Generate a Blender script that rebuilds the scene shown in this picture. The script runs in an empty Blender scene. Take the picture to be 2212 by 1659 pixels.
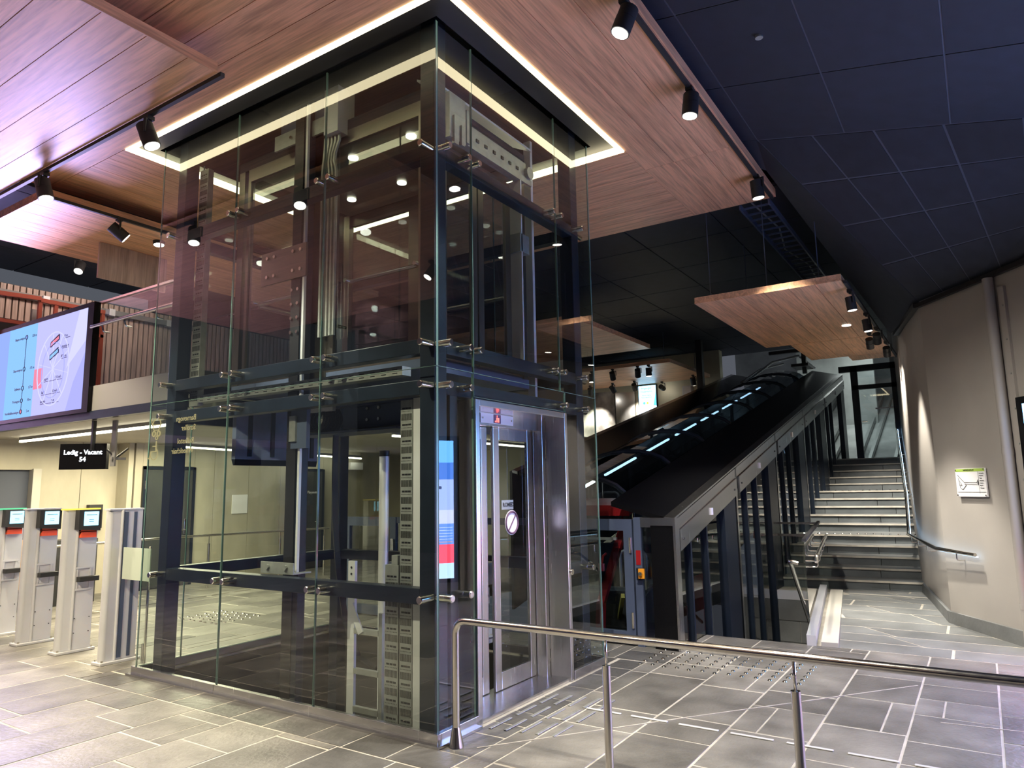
import bpy, bmesh, math, random
from mathutils import Vector, Matrix
random.seed(7)
sc = bpy.context.scene
COL = sc.collection
PI = math.pi

# ------------------------------------------------------------------ camera, world, exposure
cam_d = bpy.data.cameras.new('camera'); cam = bpy.data.objects.new('camera', cam_d); COL.objects.link(cam)
R_ = Vector((0.55112244, -0.83424152, -0.01746847)); U_ = Vector((-0.11251473, -0.09504125, 0.98909433))
F_ = Vector((0.82680378, 0.54314662, 0.14624382))
mw = Matrix((R_, U_, -F_)).transposed().to_4x4(); mw.translation = (-3.820836, -3.15185, 1.65)
cam.matrix_world = mw
cam_d.sensor_fit = 'HORIZONTAL'; cam_d.sensor_width = 36.0; cam_d.lens = 1525.295 / 2212 * 36
cam_d.clip_start = 0.05; cam_d.clip_end = 200
sc.camera = cam
wd = bpy.data.worlds.new('hall_world'); sc.world = wd; wd.use_nodes = True
wd.node_tree.nodes['Background'].inputs[0].default_value = (0.55, 0.6, 0.72, 1)
wd.node_tree.nodes['Background'].inputs[1].default_value = 0.08
sc.view_settings.view_transform = 'Standard'; sc.view_settings.look = 'None'
sc.view_settings.gamma = 1.0; sc.view_settings.use_curve_mapping = False
sc.view_settings.exposure = 1.0
cy = sc.cycles
cy.max_bounces = 10; cy.diffuse_bounces = 4; cy.glossy_bounces = 5; cy.transmission_bounces = 6
cy.transparent_max_bounces = 40; cy.caustics_reflective = False; cy.caustics_refractive = False
cy.sample_clamp_indirect = 4.0; cy.use_denoising = True
SPOT_W = 2.4

def lamp_area(name, loc, target, sx, sy, power, color):
    d = bpy.data.lights.new(name, 'AREA'); d.shape = 'RECTANGLE'; d.size = sx; d.size_y = sy
    d.energy = power; d.color = color
    o = bpy.data.objects.new(name, d); COL.objects.link(o); o.location = loc
    o.rotation_euler = (Vector(target) - Vector(loc)).to_track_quat('-Z', 'Y').to_euler()
    return o

# ------------------------------------------------------------------ materials
def new_mat(name):
    m = bpy.data.materials.new(name); m.use_nodes = True
    return m, m.node_tree.nodes, m.node_tree.links, m.node_tree.nodes['Principled BSDF']
def plain(name, col, rough=0.5, metal=0.0, bump=0.0, bscale=40, var=0.0, vscale=3.0, stretch=None, rand=0.0, spec=None):
    m, n, l, b = new_mat(name)
    b.inputs['Base Color'].default_value = (*col, 1); b.inputs['Roughness'].default_value = rough
    b.inputs['Metallic'].default_value = metal
    if spec is not None: b.inputs['Specular IOR Level'].default_value = spec
    geo = n.new('ShaderNodeNewGeometry')
    vec = geo.outputs['Position']
    if stretch:
        mp = n.new('ShaderNodeMapping'); mp.inputs['Scale'].default_value = stretch
        l.new(vec, mp.inputs['Vector']); vec = mp.outputs['Vector']
    colout = None
    if var > 0:
        t = n.new('ShaderNodeTexNoise'); t.inputs['Scale'].default_value = vscale; t.inputs['Detail'].default_value = 6
        l.new(vec, t.inputs['Vector'])
        r = n.new('ShaderNodeValToRGB')
        r.color_ramp.elements[0].position = 0.3; r.color_ramp.elements[1].position = 0.7
        r.color_ramp.elements[0].color = (*[c * (1 - var) for c in col], 1)
        r.color_ramp.elements[1].color = (*[min(1, c * (1 + var)) for c in col], 1)
        l.new(t.outputs['Fac'], r.inputs['Fac']); colout = r.outputs['Color']
    if rand > 0:
        oi = n.new('ShaderNodeObjectInfo'); mr = n.new('ShaderNodeMapRange')
        mr.inputs['To Min'].default_value = 1 - rand; mr.inputs['To Max'].default_value = 1 + rand
        l.new(oi.outputs['Random'], mr.inputs['Value'])
        mx = n.new('ShaderNodeVectorMath'); mx.operation = 'SCALE'
        if colout: l.new(colout, mx.inputs[0])
        else: mx.inputs[0].default_value = col
        l.new(mr.outputs['Result'], mx.inputs['Scale']); colout = mx.outputs['Vector']
    if colout: l.new(colout, b.inputs['Base Color'])
    if bump > 0:
        t2 = n.new('ShaderNodeTexNoise'); t2.inputs['Scale'].default_value = bscale; t2.inputs['Detail'].default_value = 5
        l.new(vec, t2.inputs['Vector'])
        bp = n.new('ShaderNodeBump'); bp.inputs['Strength'].default_value = bump; bp.inputs['Distance'].default_value = 0.01
        l.new(t2.outputs['Fac'], bp.inputs['Height']); l.new(bp.outputs['Normal'], b.inputs['Normal'])
    return m
def emit(name, col, s):
    m = bpy.data.materials.new(name); m.use_nodes = True; n = m.node_tree.nodes; l = m.node_tree.links
    n.remove(n['Principled BSDF']); e = n.new('ShaderNodeEmission')
    e.inputs[0].default_value = (*col, 1); e.inputs[1].default_value = s
    l.new(e.outputs[0], n['Material Output'].inputs[0]); return m
def glass(name, tint=(0.93, 0.96, 0.94), ior=1.55, refl=1.0):
    # pane glass: clear with a mirror layer by angle on its outer skin, clear on the inner skin
    m = bpy.data.materials.new(name); m.use_nodes = True; n = m.node_tree.nodes; l = m.node_tree.links
    n.remove(n['Principled BSDF'])
    tr = n.new('ShaderNodeBsdfTransparent'); tr.inputs[0].default_value = (*tint, 1)
    gl = n.new('ShaderNodeBsdfGlossy'); gl.inputs['Roughness'].default_value = 0.0
    gl.inputs['Color'].default_value = (refl, refl, refl, 1)
    fr = n.new('ShaderNodeFresnel'); fr.inputs['IOR'].default_value = ior
    ge = n.new('ShaderNodeNewGeometry')
    iv = n.new('ShaderNodeMath'); iv.operation = 'SUBTRACT'; iv.inputs[0].default_value = 1.0
    l.new(ge.outputs['Backfacing'], iv.inputs[1])
    dbl = n.new('ShaderNodeMath'); dbl.operation = 'MULTIPLY'; dbl.inputs[1].default_value = 1.4; dbl.use_clamp = True
    l.new(fr.outputs[0], dbl.inputs[0])
    ml = n.new('ShaderNodeMath'); ml.operation = 'MULTIPLY'
    l.new(dbl.outputs[0], ml.inputs[0]); l.new(iv.outputs[0], ml.inputs[1])
    mx = n.new('ShaderNodeMixShader'); l.new(ml.outputs[0], mx.inputs[0]); l.new(tr.outputs[0], mx.inputs[1]); l.new(gl.outputs[0], mx.inputs[2])
    l.new(mx.outputs[0], n['Material Output'].inputs[0]); return m
def wood(name, along, base=(0.74, 0.405, 0.225)):
    m, n, l, b = new_mat(name)
    geo = n.new('ShaderNodeNewGeometry'); oi = n.new('ShaderNodeObjectInfo')
    off = n.new('ShaderNodeVectorMath'); off.operation = 'SCALE'; off.inputs[0].default_value = (13, 17, 5)
    l.new(oi.outputs['Random'], off.inputs['Scale'])
    add = n.new('ShaderNodeVectorMath'); l.new(geo.outputs['Position'], add.inputs[0]); l.new(off.outputs[0], add.inputs[1])
    mp = n.new('ShaderNodeMapping')
    mp.inputs['Scale'].default_value = {'x': (0.55, 11, 11), 'y': (11, 0.55, 11), 'z': (11, 11, 0.55)}[along]
    l.new(add.outputs[0], mp.inputs['Vector'])
    t = n.new('ShaderNodeTexNoise'); t.inputs['Scale'].default_value = 1.6; t.inputs['Detail'].default_value = 7; t.inputs['Distortion'].default_value = 1.1
    l.new(mp.outputs[0], t.inputs['Vector'])
    t3 = n.new('ShaderNodeTexNoise'); t3.inputs['Scale'].default_value = 7; t3.inputs['Detail'].default_value = 4
    l.new(mp.outputs[0], t3.inputs['Vector'])
    mixf = n.new('ShaderNodeMath'); mixf.operation = 'MULTIPLY_ADD'; mixf.inputs[1].default_value = 0.35
    l.new(t3.outputs['Fac'], mixf.inputs[0])
    ts = n.new('ShaderNodeMath'); ts.operation = 'MULTIPLY'; ts.inputs[1].default_value = 0.65
    l.new(t.outputs['Fac'], ts.inputs[0]); l.new(ts.outputs[0], mixf.inputs[2])
    r = n.new('ShaderNodeValToRGB'); e = r.color_ramp.elements
    e[0].position = 0.36; e[0].color = (*[c * 0.62 for c in base], 1); e[1].position = 0.6; e[1].color = (*[c * 1.12 for c in base], 1)
    l.new(mixf.outputs[0], r.inputs['Fac']); l.new(r.outputs['Color'], b.inputs['Base Color'])
    b.inputs['Roughness'].default_value = 0.42
    return m
def brushed(name, col, rough=0.28, direction=(1, 1, 60)):
    m, n, l, b = new_mat(name)
    b.inputs['Base Color'].default_value = (*col, 1); b.inputs['Metallic'].default_value = 1.0
    geo = n.new('ShaderNodeNewGeometry'); mp = n.new('ShaderNodeMapping'); mp.inputs['Scale'].default_value = direction
    l.new(geo.outputs['Position'], mp.inputs['Vector'])
    t = n.new('ShaderNodeTexNoise'); t.inputs['Scale'].default_value = 8; t.inputs['Detail'].default_value = 4
    l.new(mp.outputs[0], t.inputs['Vector'])
    mr = n.new('ShaderNodeMapRange'); mr.inputs['To Min'].default_value = rough * 0.75; mr.inputs['To Max'].default_value = rough * 1.3
    l.new(t.outputs['Fac'], mr.inputs['Value']); l.new(mr.outputs['Result'], b.inputs['Roughness'])
    return m

M = {}
M['slate'] = plain('slate', (0.150, 0.142, 0.128), 0.42, bump=0.6, bscale=30, var=0.36, vscale=2.6, rand=0.27)
M['slate_dark'] = plain('slate_dark', (0.085, 0.082, 0.078), 0.4, bump=0.5, bscale=22, var=0.35, vscale=3, rand=0.25)
M['slate_step'] = plain('slate_step', (0.16, 0.165, 0.165), 0.45, bump=0.3, bscale=26, var=0.25, vscale=2.3, rand=0.12)
M['grout'] = plain('grout', (0.40, 0.37, 0.32), 0.8, var=0.2, vscale=6)
M['woodx'] = wood('wood_along_x', 'x'); M['woody'] = wood('wood_along_y', 'y')
M['woodz'] = wood('wood_slat', 'z', (0.46, 0.34, 0.28))
M['steel'] = brushed('brushed_steel', (0.62, 0.61, 0.61), 0.24, (14, 14, .3))
M['steel_h'] = brushed('polished_tube', (0.66, 0.63, 0.58), 0.17, (3, 3, 3))
M['alu'] = plain('aluminium', (0.60, 0.60, 0.63), 0.38, 0.25, var=0.04, vscale=4)
M['alu_mat'] = plain('grey_coated_sheet', (0.19, 0.185, 0.18), 0.45, 0.1)
M['galv'] = plain('galvanised', (0.34, 0.35, 0.34), 0.42, 0.6, var=0.12, vscale=14)
M['navy'] = plain('blue_black_paint', (0.009, 0.014, 0.024), 0.36, 0.0, var=0.2, vscale=5, spec=0.3)
M['navy2'] = plain('blue_grey_frame_paint', (0.07, 0.09, 0.15), 0.35)
M['carmetal'] = brushed('lift_car_steel', (0.24, 0.215, 0.185), 0.33, (10, 10, .5))
M['black'] = plain('black_paint', (0.008, 0.008, 0.010), 0.45)
M['blackgloss'] = plain('black_gloss', (0.005, 0.005, 0.006), 0.22, spec=0.2)
M['rubber'] = plain('dark_rubber', (0.02, 0.02, 0.022), 0.55)
M['ceil'] = plain('dark_ceiling_board', (0.020, 0.024, 0.038), 0.7, var=0.15, vscale=6, rand=0.12)
M['ceilback'] = plain('ceiling_joint', (0.085, 0.095, 0.125), 0.8)
M['wallpaint'] = plain('warm_grey_wall_paint', (0.36, 0.335, 0.31), 0.65, bump=0.05, bscale=120, var=0.05, vscale=2)
M['concrete'] = plain('board_marked_concrete', (0.40, 0.37, 0.29), 0.75, bump=0.2, bscale=18, var=0.22, vscale=1.6, stretch=(1, 1, 0.45))
M['concrete2'] = plain('tunnel_concrete', (0.33, 0.34, 0.33), 0.8, bump=0.25, bscale=10, var=0.3, vscale=1.2)
M['soffit'] = plain('soffit_board', (0.45, 0.43, 0.38), 0.6, var=0.05, vscale=2)
M['cream'] = plain('cream_wall', (0.62, 0.58, 0.44), 0.6, var=0.05)
M['rock'] = plain('rock_face', (0.28, 0.26, 0.24), 0.8, bump=1.0, bscale=5, var=0.6, vscale=2.5)
M['red'] = plain('red_paint', (0.30, 0.012, 0.016), 0.3)
M['orange'] = plain('orange_reader', (0.85, 0.10, 0.03), 0.35)
M['oxide'] = plain('red_oxide_steel', (0.30, 0.055, 0.03), 0.5)
M['door'] = plain('dark_door', (0.045, 0.048, 0.045), 0.45, var=0.25, vscale=1.5)
M['white'] = plain('white_print', (0.75, 0.75, 0.78), 0.5)
M['violet'] = plain('violet_print', (0.12, 0.06, 0.11), 0.5)
M['green'] = plain('green_print', (0.38, 0.55, 0.10), 0.5)
M['ink'] = plain('dark_print', (0.03, 0.03, 0.03), 0.5)
M['yellow'] = plain('yellow_sticker', (0.70, 0.60, 0.12), 0.5)
M['cardboard'] = plain('cardboard', (0.42, 0.27, 0.15), 0.7)
M['frost'] = plain('frosted_film', (0.42, 0.47, 0.40), 0.6)
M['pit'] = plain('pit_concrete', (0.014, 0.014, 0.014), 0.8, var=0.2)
M['gold'] = emit('lettering_reflection', (1.0, 0.85, 0.40), 0.22)  # glow stands in for a lit sign's reflection in the glass
M['glass'] = glass('clear_glass')
M['glass2'] = glass('grey_glass', (0.80, 0.83, 0.84), 1.5)
M['red2'] = plain('carriage_red', (0.50, 0.02, 0.03), 0.35)
M['apron'] = plain('blue_grey_apron', (0.13, 0.16, 0.25), 0.4, var=0.1, vscale=9)
M['slate_riser'] = plain('slate_riser', (0.085, 0.095, 0.10), 0.4, bump=0.2, bscale=26, var=0.25, vscale=2.3, rand=0.15)
M['darkpane'] = glass('dark_hall_glass', (0.62, 0.66, 0.70), 1.6)
M['darkglass'] = glass('dark_roof_glass', (0.30, 0.36, 0.42), 1.5)
M['edge'] = plain('green_glass_edge', (0.11, 0.19, 0.17), 0.18, spec=0.6)
M['led'] = emit('warm_led', (1.0, 0.87, 0.55), 3.6)
M['lens'] = emit('spot_lens', (1.0, 0.95, 0.84), 8.0)
M['tube'] = emit('soffit_tube', (1.0, 0.92, 0.70), 5.0)
M['cooltube'] = emit('cool_tube', (0.75, 0.92, 1.0), 7.0)
M['blueled'] = emit('blue_handrail_led', (0.38, 0.66, 1.0), 4.5)
M['carled'] = emit('car_light', (0.95, 0.92, 0.75), 2.5)
M['txt_white'] = emit('lit_white_text', (0.9, 0.95, 1.0), 1.6)

# ------------------------------------------------------------------ mesh helpers
class MB:
    def __init__(s): s.v = []; s.f = []
    def _add(s, vs, fs):
        o = len(s.v); s.v += [tuple(v) for v in vs]; s.f += [tuple(i + o for i in f) for f in fs]; return s
    def box(s, x0, x1, y0, y1, z0, z1):
        return s._add([(x0, y0, z0), (x1, y0, z0), (x1, y1, z0), (x0, y1, z0), (x0, y0, z1), (x1, y0, z1), (x1, y1, z1), (x0, y1, z1)],
                      [(0, 3, 2, 1), (4, 5, 6, 7), (0, 1, 5, 4), (1, 2, 6, 5), (2, 3, 7, 6), (3, 0, 4, 7)])
    def obox(s, c, a, b, w, ha, hb, hw):
        c = Vector(c); a = Vector(a).normalized() * ha; b = Vector(b).normalized() * hb; w = Vector(w).normalized() * hw
        P = [c - a - b - w, c + a - b - w, c + a + b - w, c - a + b - w, c - a - b + w, c + a - b + w, c + a + b + w, c - a + b + w]
        fs = [(0, 3, 2, 1), (4, 5, 6, 7), (0, 1, 5, 4), (1, 2, 6, 5), (2, 3, 7, 6), (3, 0, 4, 7)]
        if a.cross(b).dot(w) < 0: fs = [f[::-1] for f in fs]
        return s._add(P, fs)
    def bar(s, p, q, w, h, up=(0, 0, 1)):
        p = Vector(p); q = Vector(q); d = (q - p); L = d.length; d.normalize()
        side = d.cross(Vector(up)); side = side.normalized() if side.length > 1e-4 else Vector((1, 0, 0))
        u = side.cross(d)
        return s.obox((p + q) / 2, d, side, u, L / 2, w / 2, h / 2)
    def extrude(s, pts, vec):
        pts = [Vector(p) for p in pts]; n = len(pts); vec = Vector(vec)
        nrm = Vector((0, 0, 0))
        for i in range(n):
            nrm += pts[i].cross(pts[(i + 1) % n])
        if nrm.dot(vec) > 0: pts = pts[::-1]
        vs = pts + [p + vec for p in pts]
        fs = [tuple(range(n)), tuple(range(2 * n - 1, n - 1, -1))]
        for i in range(n):
            j = (i + 1) % n; fs.append((i, i + n, j + n, j))
        return s._add(vs, fs)
    def cyl(s, p, q, r0, r1=None, n=14, cap=True):
        p = Vector(p); q = Vector(q); r1 = r0 if r1 is None else r1
        d = (q - p).normalized(); a = d.orthogonal().normalized(); b = d.cross(a)
        vs = []
        for c, r in ((p, r0), (q, r1)):
            for i in range(n):
                t = 2 * PI * i / n; vs.append(c + a * (r * math.cos(t)) + b * (r * math.sin(t)))
        fs = [(i, (i + 1) % n, n + (i + 1) % n, n + i) for i in range(n)]
        if cap: fs += [tuple(range(n - 1, -1, -1)), tuple(range(n, 2 * n))]
        return s._add(vs, fs)
    def tube(s, pts, r, n=10, closed=False):
        pts = [Vector(p) for p in pts]; N = len(pts); vs = []; a = None
        for i in range(N):
            if closed: d = pts[(i + 1) % N] - pts[i - 1]
            else: d = pts[min(i + 1, N - 1)] - pts[max(i - 1, 0)]
            d.normalize()
            if a is None: a = d.orthogonal().normalized()
            a = (a - d * a.dot(d)).normalized(); b = d.cross(a)
            k = 1.0
            if 0 < i < N - 1:
                c = (pts[i] - pts[i - 1]).normalized().dot((pts[i + 1] - pts[i]).normalized()); k = 1 / max(0.5, math.sqrt((1 + c) / 2))
            vs += [pts[i] + a * (r * k * math.cos(2 * PI * j / n)) + b * (r * k * math.sin(2 * PI * j / n)) for j in range(n)]
        fs = []
        for i in range(N if closed else N - 1):
            i2 = (i + 1) % N
            fs += [(i * n + j, i * n + (j + 1) % n, i2 * n + (j + 1) % n, i2 * n + j) for j in range(n)]
        if not closed: fs += [tuple(range(n - 1, -1, -1)), tuple(range((N - 1) * n, N * n))]
        return s._add(vs, fs)
    def build(s, name, m, parent=None, smooth=False, bevel=0.0, kind=None, label=None):
        off = wloc(parent)
        me = bpy.data.meshes.new(name); me.from_pydata([(v[0] - off[0], v[1] - off[1], v[2] - off[2]) for v in s.v], [], s.f)
        me.materials.append(M[m] if isinstance(m, str) else m)
        if smooth:
            for p in me.polygons: p.use_smooth = len(p.vertices) <= 4
            bm = bmesh.new(); bm.from_mesh(me)
            for e in bm.edges:
                if len(e.link_faces) == 2 and e.calc_face_angle(0) > 0.7: e.smooth = False
            bm.to_mesh(me); bm.free()
        me.update()
        o = bpy.data.objects.new(name, me); COL.objects.link(o)
        if parent: o.parent = parent
        if bevel > 0:
            b = o.modifiers.new('bevel', 'BEVEL'); b.width = bevel; b.segments = 2; b.limit_method = 'ANGLE'
        if kind: o['kind'] = kind
        if label: o['label'] = label
        return o
def wloc(o):
    v = Vector((0, 0, 0))
    while o: v += o.location; o = o.parent
    return v
def box(name, m, parent, x0, x1, y0, y1, z0, z1, **k): return MB().box(x0, x1, y0, y1, z0, z1).build(name, m, parent, **k)
def bar(name, m, parent, p, q, w, h, **k): return MB().bar(p, q, w, h).build(name, m, parent, **k)
def cyl(name, m, parent, p, q, r, n=14, **k): return MB().cyl(p, q, r, n=n).build(name, m, parent, smooth=True, **k)
def tag(o, label, cat, group=None, kind=None):
    o['label'] = label; o['category'] = cat
    if group: o['group'] = group
    if kind: o['kind'] = kind
    return o
def thing(name, label, cat, loc=(0, 0, 0), group=None):
    o = bpy.data.objects.new(name, None); COL.objects.link(o); o.location = loc; o.empty_display_size = 0.1
    return tag(o, label, cat, group)
def struct(o): o['kind'] = 'structure'; return o
def copy(o, parent=None, loc=None):
    c = o.copy(); COL.objects.link(c)
    if parent is not None: c.parent = parent
    if loc is not None: c.location = loc
    return c
def dup(root, loc, label=None):
    r = root.copy(); COL.objects.link(r); r.location = loc
    if label: r['label'] = label
    for ch in list(root.children):
        c = ch.copy(); COL.objects.link(c); c.parent = r
        for g in list(ch.children):
            d = g.copy(); COL.objects.link(d); d.parent = c
    return r
def fillet(pts, r, n=5):
    pts = [Vector(p) for p in pts]; out = [pts[0]]
    for i in range(1, len(pts) - 1):
        a = (pts[i - 1] - pts[i]); b = (pts[i + 1] - pts[i]); k = min(r, a.length / 2, b.length / 2)
        p0 = pts[i] + a.normalized() * k; p1 = pts[i] + b.normalized() * k
        for j in range(n + 1):
            t = j / n; out.append(p0 * (1 - t) ** 2 + pts[i] * 2 * t * (1 - t) + p1 * t * t)
    out.append(pts[-1]); return out
TEXTS = []
def text(name, m, parent, s, loc, size, xdir, ydir, extrude=0.001, align='LEFT', bold=0.0):
    # flat lettering at a world place: xdir = reading direction, ydir = up of the letters
    c = bpy.data.curves.new(name, 'FONT'); c.body = s; c.size = size; c.extrude = extrude; c.align_x = align; c.offset = bold
    c.resolution_u = 2; c.materials.append(M[m] if isinstance(m, str) else m)
    o = bpy.data.objects.new(name, c); COL.objects.link(o)
    x = Vector(xdir).normalized(); y = Vector(ydir).normalized(); z = x.cross(y)
    mt = Matrix((x, y, z)).transposed().to_4x4(); mt.translation = Vector(loc) - wloc(parent)
    if parent: o.parent = parent
    o.matrix_local = mt; TEXTS.append(o)
    return o
# ------------------------------------------------------------------ setting: floor
def rsub(rs, h):
    out = []
    for (a, b, c, d) in rs:
        x0, x1, y0, y1 = h
        if b <= x0 or a >= x1 or d <= y0 or c >= y1: out.append((a, b, c, d)); continue
        if a < x0: out.append((a, x0, c, d)); a = x0
        if b > x1: out.append((x1, b, c, d)); b = x1
        if c < y0: out.append((a, b, c, y0)); c = y0
        if d > y1: out.append((a, b, y1, d)); d = y1
    return out
PITH = (0.0, 2.40, 0.0, 3.56); TRENCH = (3.36, 26, -0.42, 4.38); PITSTAIR = (4.2, 26, -9, -0.42)
fl = MB()
rs = [(-11, 9.2, -9, 12)]
for h in (PITH, TRENCH, PITSTAIR): rs = rsub(rs, h)
for r in rs: fl.box(r[0], r[1], r[2], r[3], -0.25, -0.0025)
floor = struct(fl.build('floor', 'grout'))
# slate tiles in courses along x, a dark border course round the lift shaft
BORDER = (-0.36, 2.72, -0.33, 3.92)
tiles = []
pitch = 0.52; k = 0
y = -0.5 - 12 * pitch
while y < 11.5:
    x = -8.5 - random.random() * 0.8
    sub = random.random() < 0.12
    while x < 9:
        L = random.choice((0.45, 0.62, 0.75, 0.9, 1.1, 0.75))
        if random.random() < 0.12:
            c1 = y + pitch * random.choice((0.3, 0.65)); tiles += [(x, x + L, y, c1), (x, x + L, c1, y + pitch)]
        else: tiles.append((x, x + L, y, y + pitch))
        x += L
    y += pitch
for h in (BORDER, TRENCH, PITSTAIR): tiles = rsub(tiles, h)
tiles = [t for t in tiles if t[1] - t[0] > 0.05 and t[3] - t[2] > 0.05]
border = []
y = -0.33
while y < 3.85:
    L = random.uniform(0.3, 0.5); border.append((-0.36, -0.075, y, min(3.92, y + L))); y += L
x = -0.075
while x < 2.7:
    L = random.uniform(0.25, 0.45); border.append((x, min(2.72, x + L), -0.33, -0.06 if True else 0)); x += L
border.append((2.49, 2.72, -0.06, 3.92)); border.append((-0.075, 2.49, 3.65, 3.92))
def vis(t):
    cx, cyy = (t[0] + t[1]) / 2 + 3.82, (t[2] + t[3]) / 2 + 3.15
    d = cx * 0.827 + cyy * 0.543; s = cx * 0.551 - cyy * 0.834
    return d > 1.6 and abs(s) < 0.78 * d + 0.6, math.hypot(cx, cyy)
unit = MB().box(-0.5, 0.5, -0.5, 0.5, -0.03, 0).build('tile', 'slate', floor)
unit_me = unit.data
bm = bmesh.new(); bm.from_mesh(unit_me)   # a soft arris round the top
bmesh.ops.bevel(bm, geom=[e for e in bm.edges if all(abs(v.co.z) < 1e-6 for v in e.verts)], offset=0.008, segments=1, affect='EDGES')
bm.to_mesh(unit_me); bm.free()
dark_me = unit_me.copy(); dark_me.materials.clear(); dark_me.materials.append(M['slate_dark'])
seen = sorted([t for t in tiles if vis(t)[0]], key=lambda t: vis(t)[1])
J = 0.0055
def put_tile(t, me, first=None):
    o = first or bpy.data.objects.new('tile', me)
    if not first: COL.objects.link(o); o.parent = floor
    o.location = ((t[0] + t[1]) / 2, (t[2] + t[3]) / 2, random.uniform(-0.0015, 0.0015)); o.scale = (t[1] - t[0] - 2 * J, t[3] - t[2] - 2 * J, 1)
for i, t in enumerate(seen[:250]): put_tile(t, dark_me if random.random() < 0.05 else unit_me, unit if i == 0 else None)
for t in border: put_tile(t, dark_me)
rest = MB()
for t in seen[250:] + [t for t in tiles if not vis(t)[0]]: rest.box(t[0] + J, t[1] - J, t[2] + J, t[3] - J, -0.03, 0)
rest.build('far_tiles', 'slate', floor, kind='stuff')
# thin saw-cut joints running slantwise over the tiles
for p_, q_ in (((0.08, -0.27), (1.38, -1.25)), ((1.38, -1.25), (3.05, -2.55)), ((2.1, -2.75), (2.2, -3.6))):
    MB().bar((p_[0], p_[1], 0.001), (q_[0], q_[1], 0.001), 0.010, 0.003).build('joint_strip', 'grout', floor)
# ramp up to the foot of the stairs
RX0, RX1, RZ = 4.2, 7.42, 0.1
def rz(x): return max(0.0, min(RZ, RZ * (x - RX0) / (RX1 - RX0)))
def baly(x): return -1.55 + 0.135 * (x - 4.12)
ramp = MB()
ramp.extrude([(RX0, -9, -0.0025), (RX1, -9, RZ - 0.0025), (RX1, baly(RX1), RZ - 0.0025), (RX0, baly(RX0), -0.0025)], (0, 0, -0.2))
ramp.box(RX1, 8.6, -5, -0.43, -0.2, RZ - 0.0025)
ramp = struct(ramp.build('floor_ramp', 'grout'))
x = RX0
ci = 0
while x < 8.1:
    x2 = x + random.choice((0.42, 0.5, 0.36))
    yy = -4.3 + random.random() * 0.6; sk = 0.34 if ci % 3 else 0.0
    top = (baly(x) - 0.12) if x < RX1 - 0.1 else -0.42
    while yy < top:
        y2 = min(yy + random.choice((0.8, 1.0, 1.2)), top)
        s2 = sk if y2 < top else 0; s1 = sk
        K = 0.014; P = [(x + K, yy + K, rz(x)), (x2 - K, yy + s1 + K, rz(x2)), (x2 - K, min(y2 + s2, top) - K, rz(x2)), (x + K, y2 - K, rz(x))]
        if P[2][1] > P[1][1]: MB().extrude(P, (0, 0, -0.02)).build('tile', 'slate_step', ramp)
        yy = y2
    x = x2; ci += 1
# tactile studs and guide bars set in the floor
stud = None
studs = thing('tactile_studs', 'field of small steel tactile studs on the slate before the funicular gate', 'tactile paving', (3.0, -0.8, 0))
for r in range(6):
    for c in range(13):
        px, py = 2.62 + r * 0.13 + 0.02 * (c % 2), -1.72 + c * 0.118
        if stud is None:
            stud = MB().cyl((px, py, 0), (px, py, 0.009), 0.021, 0.014, n=10).build('stud', 'steel_h', studs, smooth=True); base = (px, py)
        else: copy(stud, studs, (px - base[0], py - base[1], 0))
bars = thing('tactile_bars', 'short steel guide bars in five rows on the slate outside the lift doors', 'tactile paving', (0.9, -0.35, 0))
for r in range(5):
    for c in range(3):
        x0, yb = 0.42 + c * 0.34 + 0.02 * r, -0.13 - r * 0.115
        MB().box(x0, x0 + 0.27, yb - 0.013, yb + 0.013, 0.0, 0.008).build('guide_bar', 'galv', bars, bevel=0.004)
line = thing('tactile_line', 'row of steel guide bars running across the slate under the front handrail', 'tactile paving', (1.16, -1.5, 0))
for c in range(9):
    MB().box(1.15, 1.175, -0.78 - c * 0.36, -0.5 - c * 0.36, 0, 0.008).build('guide_bar', 'alu', line, bevel=0.004)
line2 = thing('tactile_line', 'broken line of pale guide bars on the floor behind the ticket gates', 'tactile paving', (3.0, 7.9, 0))
for c in range(14):
    MB().box(0.9 + c * 0.42, 1.22 + c * 0.42, 7.55 - 0.0 * c, 7.575, 0, 0.008).build('guide_bar', 'steel_h', line2)
studs2 = thing('tactile_studs', 'patch of tactile studs on the floor seen through the back of the lift shaft', 'tactile paving', (3.0, 5.6, 0))
for r in range(6):
    for c in range(8): copy(stud, studs2, (1.9 + r * 0.13 - base[0] - 0 + 0.02 * (c % 2) + 3.0 - 3.0, 5.2 + c * 0.12 - base[1], 0))
for ch in studs2.children: ch.location = (ch.location[0] - 0.0, ch.location[1] - 6.4, 0)

# ------------------------------------------------------------------ walls
# right wall: kinked grey plaster wall, stone skirting
A, B, C, D = (5.88, -2.71), (5.016, -3.337), (8.16, -2.29), (14.3, -1.72)
wdir = Vector((B[0] - A[0], B[1] - A[1], 0)).normalized()
def onwall(t, off=0.0): # along the near right wall from its corner, off = out into the room
    n = Vector((-wdir.y, wdir.x, 0)); n = -n if n.y < 0 else n
    p = Vector((A[0], A[1], 0)) + wdir * t + n * off; return p
E_ = onwall(7.0)
w = MB(); w.extrude([(A[0], A[1], -0.2), (E_.x, E_.y, -0.2), (E_.x + 0.5, E_.y - 0.6, -0.2), (A[0] + 0.4, A[1] - 0.7, -0.2)], (0, 0, 3.95)); wall_right = struct(w.build('wall_right', 'wallpaint'))
w = MB(); w.extrude([(C[0], C[1], -0.2), (A[0], A[1], -0.2), (A[0] + 0.4, A[1] - 0.7, -0.2), (C[0], C[1] - 0.7, -0.2)], (0, 0, 4.0)); struct(w.build('wall_right_middle', 'wallpaint'))
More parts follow.
